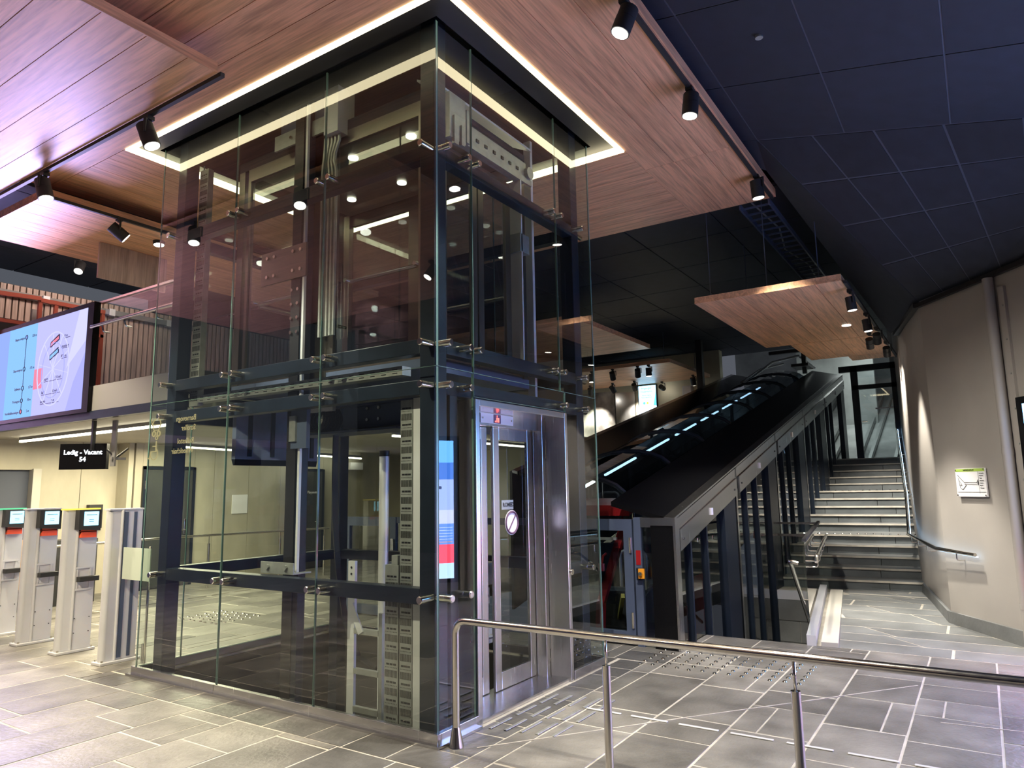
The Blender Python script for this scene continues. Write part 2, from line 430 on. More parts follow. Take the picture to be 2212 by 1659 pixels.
w = MB(); w.extrude([(D[0], D[1], -0.2), (C[0], C[1], -0.2), (C[0], C[1] - 0.7, -0.2), (D[0], D[1] - 0.7, -0.2)], (0, 0, 5.6)); struct(w.build('wall_stair', 'wallpaint'))
sk = MB()
for p, q in (((A[0], A[1]), (E_.x, E_.y)), ((C[0], C[1]), (A[0], A[1]))):
    z0, z1 = rz(p[0]), rz(q[0]); d = Vector((q[0] - p[0], q[1] - p[1], 0)); n = Vector((-d.y, d.x, 0)).normalized(); n = n if n.y > 0 else -n
    sk.extrude([(p[0], p[1], z0 - 0.05), (q[0], q[1], z1 - 0.05), (q[0], q[1], z1 + 0.13), (p[0], p[1], z0 + 0.13)], n * 0.035)
struct(sk.build('baseboard_right', 'slate_step'))
# dark trim where wall meets ceiling
tr = MB(); tr.bar((A[0] - 0.02, A[1] + 0.03, 3.75), (E_.x, E_.y + 0.03, 3.75), 0.05, 0.05); tr.bar((C[0], C[1] + .03, 3.87), (A[0], A[1] + .03, 3.77), 0.07, 0.06)
struct(tr.build('trim_1', 'black'))
# concrete back wall in cast panels, behind the gates
wb = struct(box('wall_back', 'ceilback', None, 2.95, 10.5, 9.36, 9.7, -0.2, 2.6))
x = 2.98
DOORS = [(3.12, 4.12), (6.3, 7.28)]
while x < 9.9:
    x2 = x + 0.78
    segs = [(x, x2)]
    for d0, d1 in DOORS:
        ns = []
        for a, b in segs:
            if b <= d0 or a >= d1: ns.append((a, b)); continue
            if a < d0: ns.append((a, d0))
            if b > d1: ns.append((d1, b))
        segs = ns
    for a, b in segs:
        if b - a > 0.04: MB().box(a + 0.004, b - 0.004, 9.3, 9.37, 0, 2.56).build('concrete_panel', 'concrete', wb)
    x = x2
for d0, d1 in DOORS: box('concrete_panel', 'concrete', wb, d0, d1, 9.3, 9.37, 2.16, 2.56)
wl = struct(box('wall_left', 'ceilback', None, -6, 2.9, 9.75, 10.0, -0.2, 2.6))
for i, (a, b) in enumerate([(1.62, 2.25), (2.26, 2.94), (-0.2, 0.75), (-1.2, -0.21), (-2.2, -1.21)]):
    MB().box(a, b, 9.66, 9.76, 0, 2.56).build('concrete_panel', 'concrete', wl)
MB().box(2.86, 2.95, 9.3, 9.7, 0, 2.56).build('concrete_panel', 'concrete', wl)
struct(box('door_opening_frame', 'soffit', wl, 1.5, 1.62, 9.6, 9.76, 0, 2.1)); box('opening_head', 'concrete', wl, 0.75, 1.62, 9.66, 9.76, 2.08, 2.56)
def steel_door(n, x0, x1, lab, txt=None):
    d = struct(MB().box(x0, x1, 9.27, 9.36, 0.0, 2.15).build('door_%d' % n, 'door'))
    MB().box(x0 - 0.0, x0 + 0.05, 9.25, 9.28, 0, 2.15).box(x1 - 0.05, x1, 9.25, 9.28, 0, 2.15).box(x0, x1, 9.25, 9.28, 2.1, 2.15).build('door_frame', 'navy', d)
    l = MB().box(x0 + 0.06, x1 - 0.06, 9.255, 9.275, 0.02, 2.09).build('door_leaf', 'door', d)
    MB().box(x1 - 0.2, x1 - 0.15, 9.235, 9.26, 0.92, 1.2).build('lock_plate', 'steel', l, bevel=0.006)
    MB().tube(fillet([(x1 - 0.175, 9.25, 1.0), (x1 - 0.175, 9.2, 1.0), (x1 - 0.31, 9.2, 1.0)], 0.02), 0.011).build('door_handle', 'steel_h', l, smooth=True)
    MB().box(x0 + 0.02, x0 + 0.05, 9.235, 9.26, 1.75, 1.9).box(x0 + 0.02, x0 + 0.05, 9.235, 9.26, 0.3, 0.45).build('hinge', 'steel', d)
    if txt: text('door_text', 'white', l, txt, (x0 + 0.5, 9.253, 1.62), 0.075, (1, 0, 0), (0, 0, 1), bold=0.002)
steel_door(1, 3.12, 4.12, '')
steel_door(2, 6.3, 7.28, '', 'Fløyenstua')
# balcony slab over the gates, its soffit and the upper hall behind it
slab = MB()
for r in rsub([(0.52, 10.5, 3.75, 10.0)], (-1, 2.6, -1, 3.75)): slab.box(r[0], r[1], r[2], r[3], 2.56, 2.7)
slab.box(-6, 0.52, 8.9, 10.0, 2.56, 2.7)
struct(slab.build('ceiling_soffit', 'soffit'))
fas = MB().box(0.47, 0.52, 3.8, 12, 2.66, 2.97).box(0.5, 2.4, 3.75, 3.8, 2.66, 2.97)
struct(fas.build('trim_2', 'alu_mat'))
struct(MB().box(0.45, 0.53, 3.8, 12, 2.56, 2.66).build('trim_3', 'navy'))
# slatted timber wall of the upper hall: every slat its own piece
ws = struct(box('wall_upper', 'black', None, -1.5, 7.5, 9.42, 9.6, 2.7, 5.0))
s0 = None
for i in range(92):
    xs = -1.2 + i * 0.092
    if s0 is None:
        s0 = MB().box(xs, xs + 0.07, 9.37, 9.42, 2.72, 4.98).build('slat', 'woodz', ws); sx = xs
    else: copy(s0, ws, (xs - sx, 0, 0))
tr = thing('wall_conduit', 'grey cable conduit running along the slatted timber wall upstairs', 'conduit', (1.5, 9.3, 4.8))
MB().bar((-1.4, 9.32, 4.82), (4.2, 9.32, 4.82), 0.07, 0.09).build('pipe', 'alu_mat', tr)
for i in range(5): MB().box(-0.8 + i * 1.05, -0.7 + i * 1.05, 9.27, 9.37, 4.76, 4.88).build('clip', 'alu', tr)
struct(box('wall_end', 'black', None, -11.2, -11, -9, 12, -0.2, 6.6)); struct(box('wall_behind', 'wallpaint', None, -11, 3.0, -9.2, -9, -0.2, 6.6))

# ------------------------------------------------------------------ ceilings
hc = struct(box('ceiling_high', 'ceilback', None, 4.86, 15.6, -3.0, 12.5, 5.30, 5.42)); struct(box('ceiling_over', 'black', None, -11, 4.86, -9, 12.5, 6.5, 6.6)); struct(box('ceiling_step', 'black', None, 4.8, 4.86, -3.0, 12.5, 5.3, 6.5))
c0 = None
for i in range(9):
    for j in range(11):
        cx, cyy = 5.5 + i * 1.25, -2.3 + j * 1.25
        if c0 is None: c0 = MB().box(cx - .615, cx + .615, cyy - .615, cyy + .615, 5.28, 5.31).build('ceiling_tile', 'ceil', hc); cb = (cx, cyy)
        else: copy(c0, hc, (cx - cb[0], cyy - cb[1], 0))
for i in range(5):
    for j in range(4): copy(c0, hc, (-1.8 + i * 1.25 - cb[0], 6.2 + j * 1.25 - cb[1], 0.26))
struct(MB().box(-8, 4.85, 5.5, 9.7, 5.58, 5.7).build('ceiling_upper', 'black'))
# folded dark ceiling on the right: near facet, sloping facet, narrow facet
F0 = Vector((3.60, -1.48, 5.30)); F2 = Vector((3.08, -3.72, 4.60)); fd = F2 - F0
F3 = F0 + fd * 2.0
Aw = Vector((A[0], A[1], 3.80)); Bw = Vector((4.40, -3.78, 3.78)); Cw = Vector((8.1, -2.2, 3.86)); P0 = Vector((4.2, -1.42, 5.2))
rc = MB()
def slabquad(mb, pts, th=0.06):
    n = (pts[1] - pts[0]).cross(pts[2] - pts[0]).normalized(); n = n if n.z > 0 else -n
    mb.extrude([p + n * 0.006 for p in pts], n * th)
G0 = F0 - fd * 0.30; slabquad(rc, [G0, F3, F3 + Vector((-13, 0, 0)), G0 + Vector((-13, 0, 0))]); slabquad(rc, [G0, F0, P0])

def lerp(a, b, t): return a + (b - a) * t
def pt(s, t): return lerp(lerp(F0, F2, s), lerp(Aw, Bw, s), t)
for i in range(8):
    for j in range(8):
        rc.extrude([p + Vector((0, 0, .006)) for p in (pt(i / 8, j / 8), pt((i + 1) / 8, j / 8), pt((i + 1) / 8, (j + 1) / 8), pt(i / 8, (j + 1) / 8))], (0, 0, .06))
slabquad(rc, [F0, Aw, P0]); slabquad(rc, [P0, Aw, Cw])
slabquad(rc, [F2, F3, Vector((1.2, -6.3, 3.78))]); slabquad(rc, [F2, Vector((1.2, -6.3, 3.78)), Bw])
rcs = struct(rc.build('ceiling_right', 'ceilback'))
def facet_tiles(O, u, v, nu, nv, du, dv, clip=None):
    un = u.normalized(); n = un.cross(v).normalized(); n = n if n.z > 0 else -n
    for i in range(nu):
        for j in range(nv):
            g = 0.008
            p = [O + un * (i * du + g) + v * (j * dv + g), O + un * ((i + 1) * du - g) + v * (j * dv + g), O + un * ((i + 1) * du - g) + v * ((j + 1) * dv - g), O + un * (i * du + g) + v * ((j + 1) * dv - g)]
            MB().extrude(p, n * 0.03).build('ceiling_tile', 'ceil', rcs)
facet_tiles(F0, fd, Vector((-1, 0, 0)), 5, 6, 0.93, 1.23); facet_tiles(G0, fd, Vector((-1, 0, 0)), 1, 6, (F0 - G0).length, 1.23); MB().extrude([G0, F0, P0], (0, 0, 0.02)).build('ceiling_tile', 'ceil', rcs)
# sloping facets cut in strips between the fold and the wall
def lerp(a, b, t): return a + (b - a) * t
for i in range(4):
    for j in range(4):
        g = 0.005; cell = MB()
        for a in range(2):
            for b in range(2):
                s0_, s1_ = i / 4 + (g if a == 0 else .125), (i + 1) / 4 - (g if a == 1 else .125); t0_, t1_ = j / 4 + (g if b == 0 else .125), (j + 1) / 4 - (g if b == 1 else .125)
                cell.extrude([pt(s0_, t0_), pt(s1_, t0_), pt(s1_, t1_), pt(s0_, t1_)], (0, 0, 0.02))
        cell.build('ceiling_tile', 'ceil', rcs)
MB().extrude([F0 + Vector((.02, .01, 0)), P0, Aw, lerp(F0, Aw, .02)], (0, 0, 0.03)).build('ceiling_tile', 'ceil', rcs)
MB().extrude([P0, Cw, Aw], (0, 0, 0.03)).build('ceiling_tile', 'ceil', rcs)

# timber ceiling rafts: planks on a frame, hung under the dark ceiling
def raft(name, lab, x0, x1, y0, y1, z, th, along, pitch, group=None, edge=True, off=0.0):
    t = thing(name, lab, 'ceiling panel', ((x0 + x1) / 2, (y0 + y1) / 2, z), group)
    MB().box(x0 + .004, x1 - .004, y0 + .004, y1 - .004, z + 0.012, z + th).build('frame', 'woodx' if along == 'x' else 'woody', t)
    lo, hi = (y0, y1) if along == 'x' else (x0, x1); a = lo + off; ps = []
    if off: ps.append((lo, a))
    while a < hi - 0.02: ps.append((a, min(a + pitch, hi))); a += pitch
    for (p, q) in ps:
        g = 0.003
        if along == 'x': MB().box(x0, x1, p + g, q - g, z, z + 0.016).build('plank', 'woodx', t)
        else: MB().box(p + g, q - g, y0, y1, z, z + 0.016).build('plank', 'woody', t)
    return t
def rods(t, pts, z0, z1=5.3):
    for x, y in pts: MB().cyl((x, y, z0), (x, y, z1), 0.006, n=6).build('hanging_rod', 'navy2', t)
ZC = 5.12
LX0, LX1, LY0, LY1 = -0.33, 2.66, -0.35, 3.78
mr_ = thing('main_ceiling_raft', 'large timber ceiling panel with the square LED-lit opening round the lift shaft', 'ceiling panel', (1.1, 2.0, ZC))
fr = MB()
for r in rsub([(-2.6, 4.82, -1.36, 5.42)], (LX0, LX1, LY0, LY1)): fr.box(r[0] + .003, r[1] - .003, r[2] + .003, r[3] - .003, ZC + 0.014, ZC + 0.1)
fr.build('frame', 'woodx', mr_)
g = 0.003
def planks_x(x0, x1, y0, y1, n):
    for i in range(n):
        a = y0 + (y1 - y0) * i / n; b = y0 + (y1 - y0) * (i + 1) / n; MB().box(x0, x1, a + g, b - g, ZC, ZC + 0.016).build('plank', 'woodx', mr_)
def planks_y(x0, x1, y0, y1, n):
    for i in range(n):
        a = x0 + (x1 - x0) * i / n; b = x0 + (x1 - x0) * (i + 1) / n; MB().box(a + g, b - g, y0, y1, ZC, ZC + 0.016).build('plank', 'woody', mr_)
planks_y(-2.6, LX0, -1.36, 5.42, 7)
planks_x(LX0 + g, LX1 + 0.55, -1.36, LY0 - 0.0, 3)
planks_x(LX1 + 0.55 + g, 4.82, -1.36, -0.7, 2)
planks_y(LX1, 4.82, LY0, 5.42, 7); planks_x(LX1 + 0.55 + g, 4.82, -0.7, LY0, 1)
planks_x(LX0 + g, LX1 - g, LY1, 5.42, 5)
MB().box(4.82, 4.835, -1.36, 5.42, ZC, ZC + 0.1).box(-2.6, 4.835, -1.372, -1.36, ZC, ZC + 0.1).box(-2.6, 4.835, 5.42, 5.432, ZC, ZC + 0.1).build('edge_band', 'woodx', mr_)
# black lining of the opening round the shaft
op = MB()
for r in rsub([(LX0, LX1, LY0, LY1)], (-0.06, 2.46, -0.06, 3.62)): op.box(r[0], r[1], r[2], r[3], ZC + 0.05, ZC + 0.07)
op.box(LX0 - .01, LX0, LY0, LY1, ZC + 0.02, 6.3).box(LX1, LX1 + .01, LY0, LY1, ZC + 0.02, 6.3).box(LX0, LX1, LY0 - .01, LY0, ZC + 0.02, 6.3).box(LX0, LX1, LY1, LY1 + .01, ZC + 0.02, 6.3).box(LX0, LX1, LY0, LY1, 6.28, 6.3)
op.build('opening_lining', 'black', mr_)
lf = thing('led_light_frame', 'bright warm LED strip running square round the ceiling opening above the shaft', 'light', (1.1, 1.7, ZC - 0.01))
s = 0.045
for nm, b in (('led_bar', (LX0, LX1, LY0, LY0 + s)), ('led_bar', (LX0, LX1, LY1 - s, LY1)), ('led_bar', (LX0, LX0 + s, LY0 + s, LY1 - s)), ('led_bar', (LX1 - s, LX1, LY0 + s, LY1 - s))):
    MB().box(b[0], b[1], b[2], b[3], ZC - 0.012, ZC + 0.045).build('led_bar', 'led', lf)
left_raft = raft('left_ceiling_raft', 'lilac-lit timber ceiling panel at upper left with a track along its edge', -5.2, -0.85, 1.47, 8.8, 4.85, 0.085, 'y', 0.31, off=0.08)
MB().box(-5.2, -0.85, 1.458, 1.47, 4.85, 4.935).build('edge_band', 'woodx', left_raft)
far_raft = raft('back_ceiling_raft', 'orange timber ceiling panel hung over the gates behind the lilac-lit one', -0.5, 4.6, 5.05, 6.95, 4.88, 0.09, 'x', 0.32)
MB().box(-0.512, -0.5, 5.05, 6.95, 4.88, 4.97).box(-0.512, 4.6, 5.038, 5.05, 4.88, 4.97).build('edge_band', 'woodx', far_raft)
bx = tag(MB().box(0.55, 1.45, 6.0, 6.03, 4.4, 4.87).build('timber_upstand', 'woodz'), 'short upright timber board under the orange ceiling panel by the shaft', 'board')
rear_raft = raft('rear_ceiling_raft', 'timber ceiling panel behind the viewpoint mirrored in the shaft glass', -9.5, -3.1, -5.5, 1.2, 5.12, 0.09, 'y', 0.42)
p2 = raft('stair_ceiling_raft', 'timber ceiling panel hung on thin rods nearest above the funicular roof', 4.66, 8.23, -2.04, -.34, 3.9, 0.08, 'x', 0.285)
rods(p2, ((5.0, -.45), (5.02, -1.15), (5.02, -1.75), (6.8, -.45)), 3.98)
p2b = raft('stair_ceiling_raft', 'narrower timber ceiling panel stepping back above the stair', 8.25, 10.0, -2.04, -.72, 3.9, 0.08, 'x', 0.285)
p2c = raft('stair_ceiling_raft', 'smallest timber ceiling panel over the stair top by the glazed door', 10.02, 10.55, -2.04, -1.335, 3.9, 0.08, 'x', 0.285)
p3 = raft('hall_ceiling_raft', 'timber ceiling panel above the funicular seen just right of the shaft glass', 6.66, 9.94, 2.4, 8.0, 4.5, 0.09, 'y', 0.4)
p4 = raft('hall_ceiling_raft', 'far timber ceiling panel with four spotlights above the rock wall', 11.77, 14.75, 2.68, 9.0, 4.5, 0.09, 'y', 0.4)
rods(p4, ((12, 2.9), (14.5, 3.0)), 4.59)
# cable ladder under the high ceiling
cl = thing('cable_ladder', 'dark steel cable ladder running under the ceiling beyond the main timber panel', 'cable tray', (6.5, -1.1, 5.1))
MB().bar((4.86, -1.28, 5.1), (9.4, -1.28, 5.1), 0.022, 0.07).bar((4.86, -0.93, 5.1), (9.4, -0.93, 5.1), 0.022, 0.07).build('side_rail', 'navy2', cl)
for i in range(20): MB().bar((4.95 + i * 0.228, -1.28, 5.095), (4.95 + i * 0.228, -0.93, 5.095), 0.022, 0.022).build('rung', 'navy2', cl)
MB().tube([(4.86, -1.07, 5.13), (6, -1.15, 5.125), (7, -1.0, 5.14), (8, -1.15, 5.13), (9.4, -1.07, 5.13)], 0.011, n=6).build('cable', 'galv', cl)
# ------------------------------------------------------------------ glazed lift shaft
sh = thing('glass_lift_shaft', 'tall square glass lift shaft on a dark steel frame in the middle of the hall', 'lift shaft', (1.2, 1.75, 0))
def post(n, x0, x1, y0, y1, z0, z1): return MB().box(x0, x1, y0, y1, z0, z1).build('post', n, sh, bevel=0.006)
ZT = 5.35
for a in ((.07, .21, .07, .21), (.07, .21, 3.33, 3.47), (2.22, 2.36, .07, .21), (2.22, 2.36, 3.33, 3.47)): post('navy', *a, -1.0, ZT)
for x0, x1 in ((.245, .335), (1.86, 1.94)): post('navy', x0, x1, .07, .2, -0.1, 2.34)
ROWS = (0.9117, 2.3928, 2.6981, 4.208)
for i, z in enumerate(ROWS):
    h = 0.055
    for nm, b in (('beam', (.07, .17, .21, 3.33)), ('beam', (2.26, 2.36, .21, 3.33)), ('beam', (.21, 2.22, 3.37, 3.47))):
        MB().box(b[0], b[1], b[2], b[3], z - h, z + h).build('beam', 'navy', sh, bevel=0.005)
    if i == 0: MB().box(1.94, 2.22, .07, .17, z - h, z + h).build('beam', 'navy', sh, bevel=0.005)
    else: MB().box(.21, 2.22, .07, .17, z - h, z + h).build('beam', 'navy', sh, bevel=0.005)
YS = (0.0997, 1.096, 1.2315, 2.2862, 2.4207, 3.3901); XS = (0.1011, 0.3469, 0.4789, 1.6644, 1.8058, 2.2232)
YJ = (-0.03, 1.165, 2.353, 3.585); XJ = (-0.03, 0.413, 1.735, 2.43)
TI = ((0.075, 2.508), (2.516, 5.17))
def pane(x0, x1, y0, y1, z0, z1, axis):
    g = 0.004; t = 0.02
    if axis == 'x': b = (x0, x0 + t, y0 + g, y1 - g)
    else: b = (x0 + g, x1 - g, y0, y0 + t)
    p = MB().box(b[0], b[1], b[2], b[3], z0, z1).build('glass_pane', 'glass', sh)
    e = MB(); k = 0.002
    if axis == 'x': e.box(b[0] + .002, b[1] - .002, b[2] - k, b[2], z0, z1).box(b[0] + .002, b[1] - .002, b[3], b[3] + k, z0, z1).box(b[0] + .002, b[1] - .002, b[2], b[3], z0 - k, z0)
    else: e.box(b[0] - k, b[0], b[2] + .002, b[3] - .002, z0, z1).box(b[1], b[1] + k, b[2] + .002, b[3] - .002, z0, z1).box(b[0], b[1], b[2] + .002, b[3] - .002, z0 - k, z0)
    e.build('glass_edge', 'edge', p)
for ti, (z0, z1) in enumerate(TI):
    for i in range(3):
        pane(-0.03, 0, YJ[i], YJ[i + 1], z0, z1, 'x'); pane(2.415, 0, YJ[i], YJ[i + 1], z0, z1, 'x')
    for i in range(3):
        pane(XJ[i], XJ[i + 1], 3.565, 0, z0, z1, 'y')
        if ti == 1: pane(XJ[i] + (0.02 if i == 0 else 0), XJ[i + 1], -0.03, 0, z0, z1, 'y')
pane(-0.01, 0.405, -0.03, 0, *TI[0], 'y'); pane(1.815, 2.43, -0.03, 0, *TI[0], 'y'); pane(0.41, 1.81, -0.03, 0, 2.335, 2.508, 'y')
def standoff(p, d):
    p = Vector(p); d = Vector(d)
    o = MB().cyl(p - d * 0.028, p + d * 0.1, 0.027, n=16).cyl(p - d * 0.034, p - d * 0.028, 0.022, 0.026, n=16).build('standoff', 'steel_h', sh, smooth=True)
    return o
first = None
for i, z in enumerate(ROWS):
    for y in YS:
        if first is None: first = standoff((-0.03, y, z), (1, 0, 0)); fy, fz = y, z
        else: copy(first, sh, (0, y - fy, z - fz))
    for y in YS: standoff((2.435, y, z), (-1, 0, 0))
firsty = None
for i, z in enumerate(ROWS):
    for j, x in enumerate(XS):
        if i < 2 and j in (2, 3): continue
        if i == 0 and j == 1: x = 0.32
        if firsty is None: firsty = standoff((x, -0.03, z), (0, 1, 0)); fx, fz = x, z
        else: copy(firsty, sh, (x - fx, 0, z - fz))
# stainless plinth round the foot
for b in ((-0.05, -0.01, -0.05, 2.353), (-0.05, -0.01, 2.357, 3.62), (-0.01, 0.405, -0.05, -0.01), (1.815, 2.45, -0.05, -0.01), (2.41, 2.45, -0.01, 3.6), (-0.01, 2.45, 3.58, 3.62)):
    MB().box(b[0], b[1], b[2], b[3], 0.0, 0.078).build('plinth', 'steel', sh, bevel=0.003)
MB().box(-0.085, -0.05, -0.085, 3.65, 0, 0.018).box(-0.05, 0.4, -0.085, -0.05, 0, 0.018).build('floor_angle', 'steel', sh)
# pit below floor
pit = struct(MB().box(0, 2.4, 0, 3.56, -1.3, -1.2).box(-0.01, 0.03, 0, 3.56, -1.2, -0.02).box(2.36, 2.4, 0, 3.56, -1.2, -0.02).box(0, 2.4, 0, .05, -1.2, -0.02).box(0, 2.4, 3.52, 3.56, -1.2, -0.02).build('floor_pit', 'pit'))
# reflection of a lit sign, modelled as glowing mirrored lettering on the glass
sg = thing('reflected_lettering', 'sign reflection modelled as mirrored gold lettering with pram and wheelchair signs on the shaft glass at far left', 'sign', (-0.033, 3.0, 2.3))
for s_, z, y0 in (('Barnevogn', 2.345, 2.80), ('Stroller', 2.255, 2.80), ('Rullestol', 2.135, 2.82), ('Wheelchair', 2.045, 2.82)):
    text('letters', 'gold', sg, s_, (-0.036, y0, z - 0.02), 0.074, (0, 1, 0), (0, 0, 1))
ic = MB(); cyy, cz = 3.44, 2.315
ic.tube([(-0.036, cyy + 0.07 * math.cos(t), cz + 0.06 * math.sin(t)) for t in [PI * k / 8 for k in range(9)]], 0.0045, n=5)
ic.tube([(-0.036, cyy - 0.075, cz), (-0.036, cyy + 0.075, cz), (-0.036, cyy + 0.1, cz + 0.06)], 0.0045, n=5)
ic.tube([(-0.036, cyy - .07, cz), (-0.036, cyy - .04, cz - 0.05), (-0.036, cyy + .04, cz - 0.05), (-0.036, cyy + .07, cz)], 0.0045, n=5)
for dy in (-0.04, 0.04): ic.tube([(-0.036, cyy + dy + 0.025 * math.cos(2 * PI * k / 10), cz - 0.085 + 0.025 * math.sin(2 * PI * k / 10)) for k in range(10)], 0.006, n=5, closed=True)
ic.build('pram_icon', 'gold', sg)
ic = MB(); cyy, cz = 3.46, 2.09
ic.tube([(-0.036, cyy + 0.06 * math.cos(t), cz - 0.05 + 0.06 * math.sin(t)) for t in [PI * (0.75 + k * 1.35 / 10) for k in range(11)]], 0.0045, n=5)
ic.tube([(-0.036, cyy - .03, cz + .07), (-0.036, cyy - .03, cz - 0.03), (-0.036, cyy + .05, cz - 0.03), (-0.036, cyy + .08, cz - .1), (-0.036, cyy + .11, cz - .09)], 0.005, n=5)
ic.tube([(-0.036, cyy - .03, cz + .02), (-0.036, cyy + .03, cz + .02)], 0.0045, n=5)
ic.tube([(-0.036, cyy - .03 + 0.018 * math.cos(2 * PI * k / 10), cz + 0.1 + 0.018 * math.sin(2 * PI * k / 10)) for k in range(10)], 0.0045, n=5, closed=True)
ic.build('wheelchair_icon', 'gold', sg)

# landing door with stainless portal
ld = thing('lift_landing_door', 'brushed steel lift doorway with two glazed sliding leaves in the shaft front', 'lift door', (1.11, 0.1, 0))
MB().box(.41, .46, -0.045, .32, 0, 2.32).build('jamb', 'steel', ld, bevel=0.004)
MB().box(1.76, 1.81, -0.045, .16, 0, 2.32).box(1.70, 1.76, .16, .32, 0, 2.32).build('jamb', 'steel', ld, bevel=0.004)
MB().box(.46, 1.76, -0.045, .2, 2.27, 2.32).build('head', 'steel', ld, bevel=0.004)
tr = MB().box(.46, 1.70, .2, .26, 2.165, 2.32).build('transom', 'steel', ld)
ind = MB().box(.80, 1.28, .194, .2, 2.185, 2.265).build('indicator_plate', 'alu', ld)
MB().box(.985, 1.085, .19, .194, 2.19, 2.262).build('indicator_screen', 'violet', ind)
redl = emit('red_indicator', (1.0, 0.12, 0.10), 2.0)
rd = MB()
for b in ((1.0, 1.006, 2.198, 2.21), (1.02, 1.026, 2.198, 2.235), (1.026, 1.05, 2.229, 2.235), (1.038, 1.043, 2.198, 2.23), (1.05, 1.056, 2.198, 2.235), (1.026, 1.032, 2.24, 2.255)): rd.box(b[0], b[1], .187, .19, b[2], b[3])
rd.build('indicator_figure', redl, ind)
for x in (.83, 1.25): MB().cyl((x, .194, 2.225), (x, .19, 2.225), 0.008, n=8).build('screw', 'steel_h', ind)
def leaf(x0, x1, y, cx):
    l = MB(); s = .085
    l.box(x0, x0 + s, y, y + .03, .035, 2.165).box(x1 - s, x1, y, y + .03, .035, 2.165).box(x0 + s, x1 - s, y, y + .03, .035, .17).box(x0 + s, x1 - s, y, y + .03, 2.06, 2.165)
    o = l.build('door_leaf', 'steel', ld, bevel=0.003)
    MB().box(x0 + s, x1 - s, y + .01, y + .022, .17, 2.06).build('leaf_glass', 'glass2', o)
    d = MB().cyl((cx, y + .006, 1.36), (cx, y + .009, 1.36), .105, n=32).build('round_sticker', 'white', o)
    ring = MB(); pts = [(cx + .092 * math.cos(2 * PI * k / 28), y + .004, 1.36 + .092 * math.sin(2 * PI * k / 28)) for k in range(28)]
    ring.tube(pts, .009, n=5, closed=True); ring.bar((cx - .06, y + .004, 1.36 - .07), (cx + .06, y + .004, 1.36 + .07), .016, .004)
    ring.build('sticker_print', 'violet', o)
    return o
l1 = leaf(.44, 1.03, .30, .77); l2 = leaf(1.07, 1.69, .262, 1.345)
lb = MB().box(1.24, 1.42, .30, .303, 1.47, 1.55).build('paper_label', 'white', l2)
text('label_text', 'ink', l2, 'ROMED', (1.255, .299, 1.495), .05, (1, 0, 0), (0, 0, 1), bold=.001)
MB().box(.46, 1.76, -0.03, .30, 0.0, .03).box(.46, 1.76, .3, .36, -.02, .03).build('sill', 'steel', ld)
# kit seen behind the door glass
pk = thing('pit_equipment_box', 'grey metal switch box with a round-holed plate seen behind the lift door glass', 'equipment box', (1.5, 0.75, 0.9))
MB().box(1.3, 1.72, .7, .85, .78, .98).build('box', 'galv', pk, bevel=.01)
MB().box(1.3, 1.6, .695, .70, .62, .76).build('plate', 'alu', pk)
for x in (1.34, 1.40, 1.50, 1.56): MB().cyl((x, .695, .69), (x, .685, .69), .018, n=10).build('knob', 'black', pk)
MB().box(1.48, 1.52, .72, .78, -1.2, .78).build('stand', 'galv', pk)
pk2 = thing('pit_equipment_box', 'small bolted bracket plate low behind the lift door glass', 'equipment box', (1.5, .65, .4))
MB().box(1.33, 1.53, .62, .63, .30, .43).build('plate', 'alu', pk2); MB().cyl((1.37, .62, .36), (1.49, .60, .36), .02, n=8).build('bolt', 'galv', pk2); MB().box(1.41, 1.45, .63, .68, -1.2, .38).build('stand', 'galv', pk2)

# guide column with rail, brackets
gc = thing('lift_guide_column', 'black steel guide column with a pale rail behind the left shaft glass', 'guide column', (.3, 1.84, 0))
MB().box(.26, .40, 1.78, 1.90, -1.2, 5.2).build('column', 'black', gc)
MB().box(.27, .34, 1.72, 1.78, -1.2, 5.2).build('rail_back', 'navy', gc); MB().box(.25, .275, 1.715, 1.74, .98, 5.2).build('rail', 'alu', gc)
br = MB().box(.17, .36, 1.66, 2.08, .975, .985).box(.17, .18, 1.66, 2.08, .985, 1.07).build('bracket', 'galv', gc)
for y in (1.75, 1.98): MB().cyl((.168, y, 1.03), (.15, y, 1.03), .022, n=8).build('bolt', 'galv', br)
bp_ = MB().box(.235, .255, 1.68, 2.30, 3.55, 3.86).build('bracket_plate', 'carmetal', gc)
for y, z in ((1.74, 3.8), (1.84, 3.8), (1.74, 3.62), (1.84, 3.62), (2.2, 3.8), (2.1, 3.8), (2.2, 3.62), (2.1, 3.62)): MB().cyl((.235, y, z), (.215, y, z), .016, n=8).build('bolt', 'steel_h', bp_)
for k in range(4):
    for y in (1.8, 1.88): MB().cyl((.26, y, 3.45 - k * .13), (.245, y, 3.45 - k * .13), .016, n=8).build('bolt', 'steel_h', gc)
MB().box(.22, .26, 1.60, 1.80, 2.02, 2.40).build('shoe_plate', 'navy2', gc)
MB().box(.20, .25, 1.72, 1.80, 2.08, 2.30).build('guide_shoe', 'galv', gc)
gc2 = thing('lift_guide_column', 'slim steel guide column inside the right shaft glass near its far post', 'guide column', (2.05, .5, 0))
MB().box(2.03, 2.07, .42, .50, 2.4, 5.2).box(2.07, 2.12, .45, .47, 2.4, 5.2).build('rail', 'alu', gc2)

